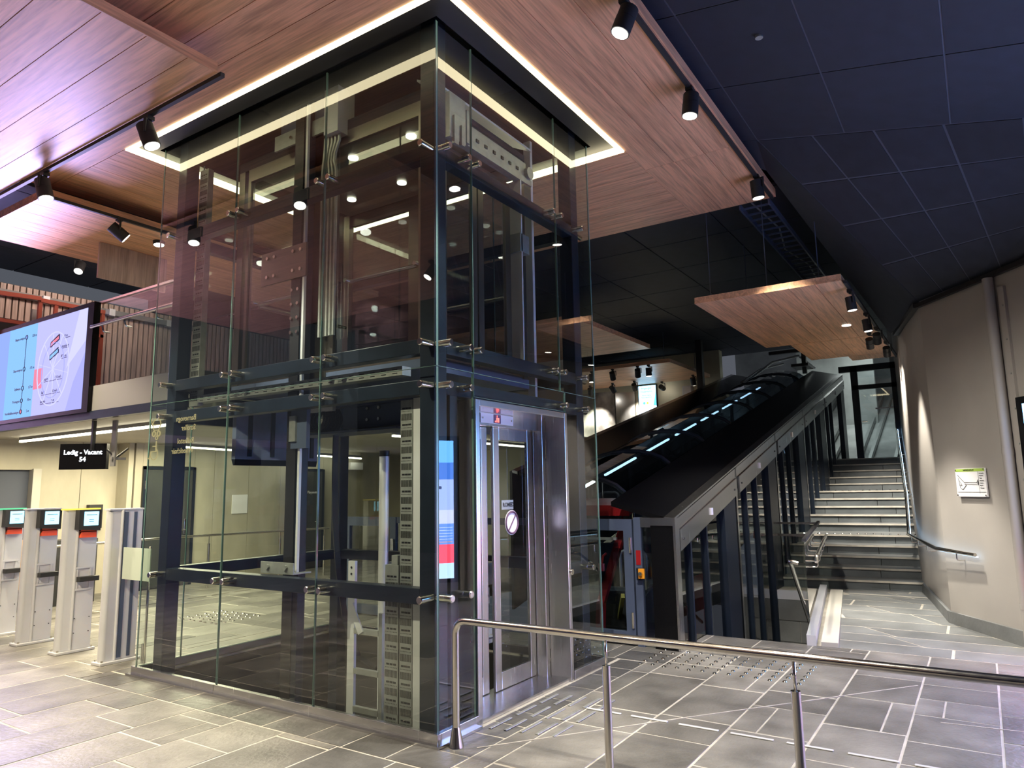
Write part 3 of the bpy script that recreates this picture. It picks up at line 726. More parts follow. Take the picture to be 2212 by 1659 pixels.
# perforated cable ducts
def duct(name, lab, y0, y1, z0, z1):
    d = thing(name, lab, 'cable duct', (.2, (y0 + y1) / 2, z0))
    MB().box(.2, .26, y0, y1, z0, z1).build('cover', 'galv', d)
    s = MB(); z = z0 + .05; wv = (y1 - y0)
    while z < z1 - .1:
        for i in range(10):
            yy = y0 + .006 + (wv - .012) * (i + .5) / 10; s.box(.198, .2005, yy - .0028, yy + .0028, z, z + .05)
        for i in range(3):
            yy = y0 + wv * (.25 + .25 * i); s.box(.198, .2005, yy - .013, yy + .013, z + .085, z + .098)
        for i in range(8):
            yy = y0 + wv * (i + 1) / 9; s.box(.198, .2005, yy - .0025, yy + .0025, z + .066, z + .071)
        z += .125
    s.build('slots', 'black', d, kind='stuff'); return d
duct('cable_duct', 'taller slotted grey cable duct beside the near corner post in the shaft', .392, .512, -1.0, 2.33)
dd = duct('cable_duct', 'shorter slotted grey cable duct by the pit ladder in the shaft', .525, .66, -1.0, 1.1)
MB().box(.205, .26, .54, .60, 1.1, 1.17).build('duct_end', 'galv', dd)
duct('cable_duct', 'slotted pale duct at the back left of the shaft beside the lift car', 3.16, 3.30, 2.5, 4.95)
ca = thing('angle_rail', 'pale steel angle standing between the slotted duct and the near corner post', 'steel rail', (.2, .35, 0))
MB().box(.2, .215, .315, .385, -1, 2.34).box(.215, .26, .315, .327, -1, 2.34).build('angle', 'alu', ca)
# pit ladder
lad = thing('pit_ladder', 'short galvanised ladder standing in the lift pit behind the front glass', 'ladder', (.3, .95, -1.2))
MB().box(.29, .315, 1.07, 1.145, -1.2, 1.1).build('stile', 'alu', lad); MB().box(.29, .315, .772, .81, -1.2, .72).build('stile', 'galv', lad)
for z in (-.55, -.28, -.01, .27, .57): MB().box(.285, .32, .81, 1.07, z - .02, z + .02).build('rung', 'galv', lad)
MB().bar((.28, 1.10, .77), (.28, .985, .56), .012, .055).build('latch', 'alu', lad)
for z in (1.05, 1.0, .9): MB().cyl((.29, 1.108, z), (.286, 1.108, z), .009, n=8).build('bolt_hole', 'black', lad)
# tube buffer, travelling cables
tb = thing('buffer_tube', 'upright pale steel tube with a black cap standing in the shaft', 'tube', (.8, 1.25, -1.2))
MB().cyl((.8, 1.25, -1.2), (.8, 1.25, 1.97), .043, n=16).build('tube', 'alu', tb, smooth=True); MB().cyl((.8, 1.25, 1.95), (.8, 1.25, 2.0), .046, n=16).build('cap', 'black', tb, smooth=True)
tc = thing('travelling_cable', 'flat grey travelling cable hanging in a curve below the lift car', 'cable', (1.2, 2.3, 2.3))
pts = [(1.2, 2.30, 2.5), (1.2, 2.31, 1.9), (1.2, 2.30, 1.4), (1.2, 2.24, .9), (1.2, 2.12, .4), (1.2, 1.95, .1), (1.2, 1.7, .02), (1.2, 1.5, .2), (1.2, 1.35, .8), (1.2, 1.2, 1.5), (1.2, 1.14, 2.2)]
for a, b in zip(pts[:-1], pts[1:]): MB().bar(a, (Vector(b) + (Vector(b) - Vector(a)) * .03), .07, .012).build('cable_run', 'rubber', tc)
# toe guard under the car sill at the back
tg = thing('toe_guard', 'blue grey ribbed metal apron hanging under the back edge of the lift car', 'apron', (1.1, 3.15, 2.2))
MB().box(.6, 1.66, 3.1, 3.16, 1.99, 2.56).build('sheet', 'apron', tg); MB().extrude([(.6, 3.1, 1.99), (.62, 3.14, 1.93), (.62, 3.16, 1.93), (.6, 3.16, 1.99)], (1.06, 0, 0)).build('lip', 'navy', tg)
for x in (.74, 1.02, 1.3, 1.55): MB().box(x, x + .045, 3.085, 3.1, 2.02, 2.56).build('rib', 'navy', tg)
# under-car sling
us = thing('car_sling', 'grey bolted steel beam with rope pulleys under the lift car', 'steel beam', (1.2, 1.9, 2.4))
MB().box(1.1, 1.3, .55, 2.1, 2.26, 2.50).build('beam', 'navy2', us); MB().box(1.02, 1.1, .6, 2.6, 2.47, 2.56).build('flange', 'navy2', us)
MB().box(1.0, 1.35, 1.3, 2.75, 2.215, 2.235).build('bottom_plate', 'navy2', us)
MB().box(.98, 1.02, 2.12, 2.7, 2.44, 2.54).build('cover', 'alu', us)
for k in range(6): MB().tube([(1.0 + k * .045, 2.42 + .17 * math.cos(2 * PI * j / 20), 2.38 + .13 * math.sin(2 * PI * j / 20)) for j in range(20)], .017, n=6, closed=True).build('pulley_groove', 'rubber', us)
for y, z in ((1.75, 2.44), (1.6, 2.44), (1.75, 2.33), (1.6, 2.33)): MB().cyl((1.1, y, z), (1.075, y, z), .016, n=8).build('bolt', 'steel_h', us)
MB().box(1.095, 1.1, .93, 1.08, 2.39, 2.47).build('yellow_tag', 'yellow', us, label='yellow sticker with a handwritten mark')
MB().tube([(1.085, .85, 2.44), (1.08, .7, 2.36), (1.08, .62, 2.30)], .014, n=6).build('spring', 'galv', us)

# lift car parked on the upper floor
car = thing('lift_car', 'steel framed glass lift car parked at the upper floor inside the shaft', 'lift car', (1.1, 1.7, 2.6))
X0, X1, Y0, Y1, Z0, Z1 = .42, 1.95, .44, 2.95, 2.60, 4.95
def cpart(name, *b, m='carmetal', **k): return MB().box(*b).build(name, m, car, **k)
cpart('floor_frame', X0, X1, Y0, Y1, Z0, Z0 + .09, m='navy2'); cpart('floor_plate', X0 + .02, X1 - .02, Y0 + .02, Y1 - .02, Z0 + .09, Z0 + .11, m='rubber')
cpart('roof', X0, X1, Y0, Y1, Z1 - .04, Z1 + .06, m='navy')
MB().box(.2, .3, .5, 3.2, 2.53, 2.60).build('sill_duct', 'galv', car)
s = MB()
for i in range(22):
    y = .55 + i * .12
    for z in (2.575, 2.545): s.box(.197, .2, y, y + .05, z, z + .006)
s.build('duct_slots', 'black', car, kind='stuff')
for (x, y) in ((X0, Y0), (X0, Y1 - .09), (X1 - .09, Y0), (X1 - .09, Y1 - .09)): cpart('corner_post', x, x + .07, y, y + .09, Z0 + .09, Z1 - .04)
for y0, y1 in ((1.52, 1.60), (1.98, 2.06), (2.76, 2.80)): cpart('stile', X0, X0 + .05, y0, y1, Z0 + .09, Z1 - .04)
cpart('mast_panel', X0 - .01, X0 + .06, 1.60, 1.98, Z0 + .05, Z1)
for y0, y1 in ((Y0 + .09, 1.52), (2.06, 2.76)):
    cpart('rail_frame', X0, X0 + .05, y0, y1, Z0 + .09, Z0 + .15); cpart('rail_frame', X0, X0 + .05, y0, y1, Z1 - .17, Z1 - .04)
    MB().box(X0 + .015, X0 + .027, y0, y1, Z0 + .15, Z1 - .17).build('side_glass', 'glass2', car)
MB().box(X1 - .03, X1 - .018, Y0 + .09, Y1 - .09, Z0 + .15, Z1 - .17).build('side_glass', 'glass2', car)
cpart('rail_frame', X1 - .05, X1, Y0 + .09, Y1 - .09, Z0 + .09, Z0 + .15); cpart('rail_frame', X1 - .05, X1, Y0 + .09, Y1 - .09, Z1 - .17, Z1 - .04)
cpart('wall_stile', X1 - .06, X1, 1.5, 1.95, Z0 + .09, Z1 - .04)
for xx in (X0 + .12, X1 - .12):
    MB().tube(fillet([(xx - (.07 if xx < 1 else -.07), .62, 3.52), (xx, .62, 3.52), (xx, 1.44, 3.52), (xx - (.07 if xx < 1 else -.07), 1.44, 3.52)], .04), .019, n=10).build('handrail', 'steel_h', car, smooth=True)
MB().tube(fillet([(X0 + .05, 2.1, 3.52), (X0 + .12, 2.1, 3.52), (X0 + .12, 2.74, 3.52), (X0 + .05, 2.74, 3.52)], .04), .019, n=10).build('handrail', 'steel_h', car, smooth=True)
MB().tube(fillet([(.62, Y1 - .12, 3.52), (1.8, Y1 - .12, 3.52)], .04), .019, n=10).build('handrail', 'steel_h', car, smooth=True)
MB().box(.5, 1.85, .55, 2.85, Z1 - .06, Z1 - .045).build('ceiling_panel', 'carmetal', car)
for x in (.8, 1.5):
    for y in (.95, 1.7, 2.45): MB().cyl((x, y, Z1 - .075), (x, y, Z1 - .06), .05, n=16).build('downlight', 'carled', car)
for x0, x1 in ((.55, 1.06), (1.08, 1.60)):
    f = MB().box(x0, x0 + .08, .40, .43, Z0 + .1, 4.56).box(x1 - .08, x1, .40, .43, Z0 + .1, 4.56).box(x0 + .08, x1 - .08, .40, .43, 4.44, 4.56).box(x0 + .08, x1 - .08, .40, .43, Z0 + .1, Z0 + .22).build('car_door', 'carmetal', car)
    MB().box(x0 + .08, x1 - .08, .41, .42, Z0 + .22, 4.44).build('door_glass', 'glass2', f)
hd = MB().box(.5, 1.78, .32, .40, 4.62, 4.82).box(.5, 1.85, .30, .32, 4.60, 4.66).build('door_operator', 'galv', car)
for i in range(9): MB().box(.56 + i * .13, .60 + i * .13, .312, .32, 4.70, 4.73).build('slot', 'black', hd)
MB().box(.5, .72, .26, .32, 4.55, 4.95).box(.75, .8, .27, .32, 4.6, 4.9).box(.54, .60, .24, .27, 4.5, 4.75).box(.64, .68, .24, .27, 4.52, 4.7).build('door_drive', 'galv', hd)
MB().cyl((1.8, .34, 4.72), (1.8, .28, 4.72), .06, n=14).build('belt_wheel', 'galv', hd)
MB().box(1.64, 1.66, .30, .46, Z0 + .2, 4.6).build('door_edge', 'alu', car)
MB().box(1.62, 1.78, .3, .5, 3.88, 4.06).build('bracket_box', 'galv', car)
mb = thing('machine_cover', 'pale blue sloping metal cover over the lift door gear under the shaft head', 'cover', (1.2, .45, 5.1))
MB().extrude([(.5, .35, 5.02), (.5, .62, 5.16), (.5, .62, 5.18), (.5, .35, 5.04)], (1.45, 0, 0)).build('sheet', 'alu', mb)
mc = thing('machine_box', 'grey metal cabinet with cable bundle at the head of the shaft', 'equipment box', (.4, 1.6, 5.0))
MB().box(.3, .5, 1.38, 1.56, 4.86, 5.3).build('cabinet', 'alu', mc); MB().box(.33, .5, 1.56, 2.2, 5.05, 5.3).build('beam', 'navy2', mc); MB().box(.3, .32, 1.56, 2.25, 4.9, 5.05).build('plate', 'galv', mc)
for k in range(5):
    y = 1.42 + k * .045
    MB().tube([(.36, y, 4.86), (.36, y + .0, 4.80), (.36, y + .05 - .01 * k, 4.70), (.36, y + .06 - .01 * k, 4.62), (.36, y + .03, 4.52), (.36, y + .03, 3.0)], .016, n=6).build('belt', 'galv', mc, smooth=True)
for y, z in ((1.7, 5.2), (1.78, 5.2), (2.0, 4.97), (1.9, 4.97)): MB().cyl((.3, y, z), (.28, y, z), .016, n=8).build('bolt', 'steel_h', mc)
# ------------------------------------------------------------------ front handrail
hr = thing('front_handrail', 'polished steel floor handrail on posts across the lower right foreground', 'handrail', (.03, -1.6, 0))
zc_ = .79
MB().tube(fillet([(.03, -.14, 0), (.03, -.14, zc_), (.03, -5.6, zc_)], .09, 7), .0235, n=18).build('rail', 'steel_h', hr, smooth=True)
MB().cyl((.03, -.14, 0), (.03, -.14, .12), .05, .026, n=18).build('foot', 'steel_h', hr, smooth=True)
for y in (-1.238, -2.276, -3.3, -4.4):
    p = MB().cyl((.03, y, 0), (.03, y, .63), .024, n=16).build('post', 'steel_h', hr, smooth=True)
    MB().cyl((.03, y, .63), (.03, y, .77), .008, n=8).build('pin', 'steel_h', p, smooth=True)
    MB().cyl((.03, y, .03), (.03, y, .045), .0255, n=16).cyl((.03, y, .06), (.03, y, .066), .0255, n=16).build('collar', 'rubber', p, smooth=True)
    MB().cyl((.03, y, 0), (.03, y, .012), .045, n=16).build('foot', 'steel_h', p, smooth=True)

# ------------------------------------------------------------------ ticket gates
GX = 0.03
def gate(lab, y, cap, read):
    t = thing('ticket_gate', lab, 'ticket gate', (GX + .15, y, 0), 'row of grey ticket gates under the balcony')
    b = MB().extrude([(GX, y - .045, .03), (GX + .29, y - .055, .03), (GX + .29, y + .055, .03), (GX, y + .045, .03)], (0, 0, 1.47)).build('body', 'alu', t)
    MB().cyl((GX - .005, y, .03), (GX - .005, y, 1.5), .045, n=14).build('front_column', 'alu', t, smooth=True)
    MB().cyl((GX + .085, y - .05, .03), (GX + .085, y - .05, 1.5), .016, n=10).build('profile', 'alu', t, smooth=True)
    MB().box(GX - .07, GX + .33, y - .09, y + .09, 0, .028).build('base_plate', 'alu', t, bevel=.006)
    for dx in (-.04, .30):
        for dy in (-.06, .06): MB().cyl((GX + dx, y + dy, .028), (GX + dx, y + dy, .045), .012, n=8).build('bolt', 'steel_h', t)
    MB().box(GX - .05, GX + .31, y - .06, y + .06, 1.5, 1.515).build('top_cap', cap, t)
    if read:
        r = MB().extrude([(GX + .05, y - .05, 1.29), (GX + .28, y - .05, 1.27), (GX + .28, y - .05, 1.5), (GX + .05, y - .05, 1.5)], (0, -.09, 0)).build('reader', 'rubber', t)
        MB().box(GX + .10, GX + .25, y - .146, y - .14, 1.33, 1.48).build('screen', M['readscreen'], r)
        MB().box(GX + .12, GX + .23, y - .148, y - .146, 1.44, 1.447).box(GX + .15, GX + .20, y - .148, y - .146, 1.39, 1.395).box(GX + .15, GX + .20, y - .148, y - .146, 1.37, 1.375).build('screen_text', 'ink', r)
        MB().extrude([(GX + .1, y - .05, 1.21), (GX + .26, y - .05, 1.21), (GX + .26, y - .10, 1.26), (GX + .1, y - .10, 1.26)], (0, 0, .03)).box(GX + .1, GX + .26, y - .1, y - .05, 1.2, 1.27).build('ticket_slot', 'orange', r)
        MB().box(GX + .09, GX + .26, y - .065, y - .055, .87, .89).box(GX + .09, GX + .26, y - .065, y - .055, .64, .66).box(GX + .09, GX + .115, y - .062, y - .055, .66, .87).box(GX + .23, GX + .255, y - .062, y - .055, .66, .87).build('hinge_frame', 'alu', t)
        MB().box(GX + .10, GX + .30, y - .14, y - .06, .735, .785).build('arm', 'rubber', t)
        n_ = MB()
        for (cx, cz) in ((.11, .35), (.26, .35), (.11, .2), (.26, .2)): n_.cyl((GX + cx, y - .056, cz), (GX + cx, y - .060, cz), .006, n=6)
        n_.build('screws', 'black', t)
    else:
        MB().box(GX + .10, GX + .14, y - .06, y - .05, .05, 1.48).box(GX + .2, GX + .23, y - .06, y - .05, .05, 1.48).build('profile', 'navy2', t)
    pts = fillet([(GX + .2, y + .06, .42), (GX + .2, y + .40, .42), (GX + .2, y + .40, 1.42), (GX + .2, y + .06, 1.42)], .12, 5)
    fl_ = MB().extrude([p for p in pts], (.012, 0, 0)).build('glass_flap', 'glass', t)
    MB().tube(pts, .006, n=6).build('flap_edge', 'edge', fl_)
    MB().box(GX + .18, GX + .225, y + .05, y + .33, .72, .79).build('arm', 'rubber', t)
M['readscreen'] = emit('reader_screen', (0.30, 0.75, 1.0), 1.5)
M['capgreen'] = emit('green_cap', (0.15, 0.75, 0.35), .7); M['capyellow'] = emit('amber_cap', (1.0, .72, .1), .8)
gate('plain ticket gate post nearest the lift shaft, no reader', 4.28, 'alu', False)
gate('ticket gate with amber lit top and blue reader screen', 5.18, 'capyellow', True)
gate('ticket gate with grey top and blue reader screen, second from the left', 6.08, 'alu', True)
gate('leftmost ticket gate with green lit top, cut by the picture edge', 6.98, 'capgreen', True)
st = tag(MB().cyl((GX + .30, 4.1, 0), (GX + .30, 4.1, .16), .016, n=10).build('floor_stop', 'steel_h', smooth=True), 'short steel floor pin beside the plain gate post', 'door stop')
fp = tag(MB().box(.10, .11, 3.66, 4.15, .82, 1.13).build('frosted_panel', 'frost'), 'small frosted glass panel between the plain gate post and the shaft', 'panel')
pp = thing('glass_gate_post', 'slim steel post carrying the glass panel beside the shaft edge', 'post', (.12, 3.72, 0))
MB().cyl((.12, 3.70, 0), (.12, 3.70, 1.15), .012, n=8).build('post', 'steel_h', pp, smooth=True)

# hanging display
dz = thing('hanging_display', 'black hanging display reading Ledig - Vacant 54 above the ticket gates', 'display', (.5, 5.95, 2.12))
dx = Vector((.60, -.80, 0)); dn = Vector((-.8, -.6, 0)); c0_ = Vector((.5, 5.95, 2.125))
MB().obox(c0_ - dn * .04, dx, dn, (0, 0, 1), .275, .035, .155).build('case', 'blackgloss', dz)
text('display_text', 'txt_white', dz, 'Ledig - Vacant', c0_ + dn * .002 + Vector((0, 0, .025)), .079, dx, (0, 0, 1), align='CENTER', bold=.0016)
text('display_text', 'txt_white', dz, '54', c0_ + dn * .002 + Vector((0, 0, -.06)), .079, dx, (0, 0, 1), align='CENTER', bold=.0016)
MB().box(.55, .59, 5.85, 5.89, 2.2, 2.56).build('drop_post', 'black', dz)
cm = thing('display_bracket', 'small wall bracket with cables to the right of the Vacant display', 'bracket', (.75, 5.75, 2.15))
MB().box(.68, .85, 5.62, 5.66, 2.08, 2.11).box(.7, .72, 5.6, 5.7, 2.0, 2.56).build('arm', 'alu_mat', cm); MB().tube([(.66, 5.7, 2.2), (.74, 5.65, 2.1), (.86, 5.6, 2.22)], .012, n=6).build('cable', 'black', cm)

# big video screen on the balcony front
vs = thing('video_screen', 'large blue video screen on the balcony front above the ticket gates', 'video screen', (.4, 9, 3.3))
SY0, SY1, SZ0, SZ1 = 5.9, 12.5, 2.70, 3.96
MB().box(.42, .5, SY0 - .14, SY1, SZ0 - .05, SZ1 + .06).build('case', 'blackgloss', vs)
SS = 0.60
M['scrA'] = emit('screen_blue', (.30, .42, 1.0), SS * .95); M['scrB'] = emit('screen_cyan', (.27, .55, 1.0), SS * .95); M['scrC'] = emit('screen_lilac', (.50, .50, .98), SS)
M['scrD'] = emit('screen_pale', (.62, .62, 1.0), SS); M['scrP'] = emit('screen_pink', (1.0, .30, .45), SS * .8); M['scrI'] = plain('screen_dark_line', (.02, .03, .10), .4); M['scrW'] = emit('screen_white', (.8, .85, 1), SS); M['scrM'] = emit('screen_mid', (.42, .43, .95), SS * .95)
xs = .419
def sc_rect(name, m, y0, y1, z0, z1, k=0): return MB().box(xs - .001 * (k + 1), xs - .001 * k, y0, y1, z0, z1).build(name, m, vs)
sc_rect('screen_picture', 'scrA', 8.05, SY1, SZ0, SZ1); sc_rect('screen_picture', 'scrB', 7.22, 8.05, SZ0, SZ1); sc_rect('screen_picture', 'scrC', SY0, 7.22, SZ0, SZ1)
sc_rect('picture_shape', 'scrP', 6.98, 7.22, 3.05, 3.32, 1); 
MB().extrude([(xs - .001, 6.3, SZ0), (xs - .001, SY0, SZ0), (xs - .001, SY0, 3.4), (xs - .001, 6.15, 3.05)], (-.001, 0, 0)).build('picture_shape', 'scrM', vs)
MB().extrude([(xs - .001, 6.35, 3.25), (xs - .001, SY0, 3.55), (xs - .001, SY0, SZ1), (xs - .001, 6.1, SZ1)], (-.001, 0, 0)).build('picture_shape', 'scrD', vs)
wheel = [(xs - .004, 6.70 + .42 * math.cos(t), 3.28 + .48 * math.sin(t)) for t in [2 * PI * k / 28 for k in range(28)]]
MB().tube(wheel, .008, n=5, closed=True).build('picture_shape', 'scrD', vs)
wheel = [(xs - .004, 6.70 + .30 * math.cos(t), 3.26 + .36 * math.sin(t)) for t in [2 * PI * k / 28 for k in range(28)]]
MB().tube(wheel, .006, n=5, closed=True).build('picture_shape', 'scrM', vs)
for k in range(5):
    t = k * PI / 5 + .2; MB().bar((xs - .004, 6.7 - .4 * math.cos(t), 3.28 - .46 * math.sin(t)), (xs - .004, 6.7 + .4 * math.cos(t), 3.28 + .46 * math.sin(t)), .008, .006).build('picture_shape', 'scrD', vs)
ST = [('Fløyen stasjon', 3.80, 7.50, '320 m'), ('Skansemyren', 3.34, 7.62, '175 m'), ('Fjellveien', 3.08, 7.70, '127 m'), ('Promsgate', 2.88, 7.76, '70 m')]
STZ = [3.80, 3.36, 3.10, 2.93, 2.78]; STN = ['Fløyen stasjon', 'Skansemyren', 'Fjellveien', 'Promsgate', 'Vetrlidsallmenningen']; STM = ['320 m', '175 m', '127 m', '70 m', '5 m']
yl = 7.52
for k in range(5):
    mcol = ('scrA', 'scrB', 'scrB', 'scrB', 'scrP')[k]
    MB().tube([(xs - .003, yl + .028 * math.cos(2 * PI * j / 14), STZ[k] + .028 * math.sin(2 * PI * j / 14)) for j in range(14)], .006, n=5, closed=True).build('route_stop', 'scrI', vs)
    MB().cyl((xs - .001, yl, STZ[k]), (xs - .003, yl, STZ[k]), .022, n=12).build('route_dot', mcol, vs)
    text('route_name', 'scrI', vs, STN[k], (xs - .002, yl + .06, STZ[k] - .018), .05, (0, -1, 0), (0, 0, 1), align='RIGHT')
    text('route_height', 'scrI', vs, STM[k], (xs - .002, 7.36, STZ[k] - .018), .05, (0, -1, 0), (0, 0, 1))
for k in range(4): MB().bar((xs - .003, yl, STZ[k] - .03), (xs - .003, yl, STZ[k + 1] + .03), .007, .004).build('route_line', 'scrI', vs)
for s_, y, z in (('0 m', 6.45, 3.66), ('posisjon', 6.50, 3.53), ('826 m', 6.50, 3.40), ('start', 6.92, 3.14), ('0.0 m/s', 6.62, 3.14), ('fart', 6.96, 2.97), ('0 m/s', 6.66, 2.97), ('lengde', 6.98, 2.85), ('0 m', 6.68, 2.85)):
    text('screen_word', 'scrI', vs, s_, (xs - .005, y, z), .055, (0, -1, 0), (0, 0, 1))
for y0, y1, z in ((6.30, 6.46, 3.645), (6.32, 6.48, 3.515), (6.34, 6.50, 3.385), (6.42, 6.92, 3.12), (6.46, 6.96, 2.95), (6.48, 6.98, 2.83), (8.25, 8.5, 3.25)): MB().box(xs - .005, xs - .003, y0, y1, z, z + .007).build('screen_rule', 'scrI', vs)
for zz, mm in ((3.62, 'scrP'), (3.45, 'scrB')):
    MB().extrude([(xs - .006, 6.80, zz - .05), (xs - .006, 6.58, zz + .03), (xs - .006, 6.58, zz + .09), (xs - .006, 6.80, zz + .01)], (.002, 0, 0)).build('screen_car', mm, vs)
    MB().tube([(xs - .006, 6.80, zz - .05), (xs - .006, 6.58, zz + .03), (xs - .006, 6.58, zz + .09), (xs - .006, 6.80, zz + .01)], .006, n=4, closed=True).build('screen_car_outline', 'scrI', vs)

# balcony balustrade, clamp rail
bb = thing('balcony_balustrade', 'glass balcony balustrade with slim steel top rail between screen and shaft', 'balustrade', (.5, 4.75, 2.97))
MB().box(.49, .505, 3.8, 5.72, 2.97, 4.0).build('glass_pane', 'glass', bb); MB().bar((.497, 3.75, 4.01), (.497, 5.75, 4.01), .05, .025).build('top_rail', 'steel_h', bb)
MB().tube([(.40, 3.62, 3.70), (.40, 5.75, 3.69)], .022, n=10).build('hand_rail', 'steel_h', bb, smooth=True)
for y in (4.35, 5.0, 5.5): MB().tube(fillet([(.49, y, 3.6), (.42, y, 3.6), (.40, y, 3.69)], .02), .009, n=6).build('bracket', 'steel_h', bb, smooth=True)
# oxide red frames upstairs
rf = thing('red_frame', 'rust red steel frame standing on the upper floor behind the video screen', 'frame', (.9, 8.6, 2.7))
for x in (.35, .93, 1.15): MB().box(x, x + .05, 8.5, 8.55, 2.7, 4.62).build('upright', 'oxide', rf)
MB().bar((.2, 8.5, 4.58), (.95, 8.5, 4.62), .05, .06).bar((.95, 8.52, 4.6), (1.9, 8.52, 4.6), .05, .06).bar((.2, 8.52, 4.2), (1.9, 8.52, 4.2), .04, .05).build('crossbar', 'oxide', rf)
MB().box(1.85, 1.9, 8.5, 8.55, 2.7, 4.6).build('upright', 'oxide', rf)
uq = thing('museum_case', 'dark cabinet with a pale side standing inside the rust red frame', 'cabinet', (.7, 8.9, 2.7))
MB().box(.55, .9, 8.8, 9.2, 2.7, 4.3).build('body', 'rubber', uq); MB().box(.95, 1.1, 8.75, 8.8, 3.6, 4.5).build('panel', 'alu_mat', uq)

# ------------------------------------------------------------------ things behind the gates
rr = thing('rear_handrail', 'thin steel handrail on posts in front of the concrete back wall', 'handrail', (4, 8.3, 0))
MB().tube([(1.0, 8.35, .92), (3.2, 8.55, .92), (6.3, 8.0, .92)], .022, n=10).build('rail', 'steel_h', rr, smooth=True)
for x, y in ((1.6, 8.4), (2.6, 8.5), (3.9, 8.42), (5.25, 8.19), (6.2, 8.02)): 
    MB().cyl((x, y, 0), (x, y, .78), .022, n=10).cyl((x, y, .78), (x, y, .91), .008, n=6).build('post', 'steel_h', rr, smooth=True)
cb_ = thing('cardboard_stand', 'brown cardboard display stand behind the ticket gates by the wall', 'display stand', (1.15, 8.6, 0))
MB().box(.85, 1.30, 8.65, 8.9, .32, 1.02).build('body', 'cardboard', cb_); MB().box(.85, 1.3, 8.67, 8.9, 0, .32).build('base', 'rubber', cb_)
db = thing('dark_cabinet', 'low black cabinet with pale notices beside the cardboard stand', 'cabinet', (1.75, 9.0, 0))
MB().box(1.42, 2.15, 8.75, 9.1, 0, .98).build('body', 'rubber', db); MB().box(1.75, 1.9, 8.74, 8.75, .75, .93).box(1.75, 1.9, 8.74, 8.75, .5, .66).build('notice', 'white', db)
ph = thing('wall_phone', 'dark wall device with an orange label on the concrete by the plain gate post', 'wall device', (2.5, 9.5, 1.35))
MB().box(2.38, 2.6, 9.55, 9.66, 1.1, 1.5).build('case', 'rubber', ph); MB().box(2.3, 2.38, 9.6, 9.65, 1.15, 1.38).build('label_plate', 'orange', ph)
for xx in (3.1,): pass
nb = tag(MB().box(4.95, 5.3, 9.285, 9.3, 1.25, 1.62).build('wall_notice', 'white'), 'pale square notice on the concrete wall between the two dark doors', 'notice')
sb_ = thing('sign_box', 'small white wall box high on the wall right of the second dark door', 'box', (8.2, 9.2, 2.2))
MB().box(8.0, 8.4, 9.18, 9.3, 2.15, 2.32).build('box', 'white', sb_)
pil = struct(MB().box(9.2, 9.5, 7.6, 7.9, 0, 2.56).build('wall_pier', 'concrete'))
wr = struct(MB().box(9.9, 10.1, 4.4, 9.7, -.2, 5.0).build('wall_far', 'cream'))
ws_ = tag(MB().cyl((9.0, 6.3, 1.5), (9.02, 6.3, 1.5), .14, n=20).build('access_sign', 'white'), 'round white wheelchair sign seen past the slotted duct', 'sign')
MB().tube([(8.995, 6.3 + .05 * math.cos(t), 1.46 + .05 * math.sin(t)) for t in [PI * (.8 + k * 1.3 / 8) for k in range(9)]], .008, n=5).tube([(8.995, 6.32, 1.58), (8.995, 6.32, 1.49), (8.995, 6.26, 1.49), (8.995, 6.24, 1.42)], .009, n=5).build('sign_symbol', 'ink', ws_)
MB().cyl((9.01, 6.3, 0), (9.01, 6.3, 1.4), .02, n=8).build('sign_post', 'alu', ws_)
yb = thing('yellow_strip_light', 'short amber strip light far behind the shaft above a blue panel', 'light', (9.4, 6.9, 1.9))
MB().box(9.2, 9.25, 6.6, 7.2, 1.78, 1.81).build('strip', M['capyellow'], yb); MB().box(9.2, 9.22, 6.6, 6.75, 1.3, 1.72).build('panel', M['readscreen'], yb); MB().box(9.21, 9.24, 6.85, 6.9, 0, 1.8).build('stand', 'alu', yb)

# soffit line lamps
def tubelamp(p, q, lab):
    t = thing('line_lamp', lab, 'lamp', ((p[0] + q[0]) / 2, (p[1] + q[1]) / 2, p[2]))
    MB().bar((p[0], p[1], p[2] + .04), (q[0], q[1], q[2] + .04), .05, .05).build('housing', 'alu_mat', t); MB().bar(p, q, .045, .03).build('diffuser', 'tube', t)
tubelamp((1.1, 4.4, 2.50), (1.12, 9.2, 2.50), 'long bright line lamp under the balcony soffit over the gates')
tubelamp((3.4, 8.75, 2.49), (8.2, 9.05, 2.41), 'bright line lamp along the top of the concrete back wall')
tubelamp((4.4, 4.5, 2.50), (8.6, 4.7, 2.50), 'line lamp under the soffit behind the lift shaft')

# ------------------------------------------------------------------ right wall fittings
eb = thing('evacuation_plan', 'white evacuation plan board with green header on the right grey wall', 'notice board', (0, 0, 0))
Pc = Vector((5.385, -3.07, 1.63)); nW = Vector((-wdir.y, wdir.x, 0)); nW = nW if nW.y > 0 else -nW
eb.location = Pc
def wallbox(name, m, par, u0, u1, z0, z1, o0, o1): # u along the wall, to the right in the picture
    mid = Vector((A[0], A[1], 0)) + wdir * ((Pc - Vector((A[0], A[1], 0))).dot(wdir) + (u0 + u1) / 2) + nW * ((o0 + o1) / 2); mid.z = (z0 + z1) / 2
    return MB().obox(mid, wdir, nW, (0, 0, 1), (u1 - u0) / 2, (o1 - o0) / 2, (z1 - z0) / 2).build(name, m, par)
bd = wallbox('board', 'white', eb, -.235, .235, 1.475, 1.78, .02, .035)
wallbox('header', 'green', eb, -.23, .23, 1.745, 1.775, .035, .037)
def wp(u, z, o=.038):
    p = Vector((A[0], A[1], 0)) + wdir * ((Pc - Vector((A[0], A[1], 0))).dot(wdir) + u) + nW * o; p.z = z; return p
ln = MB()
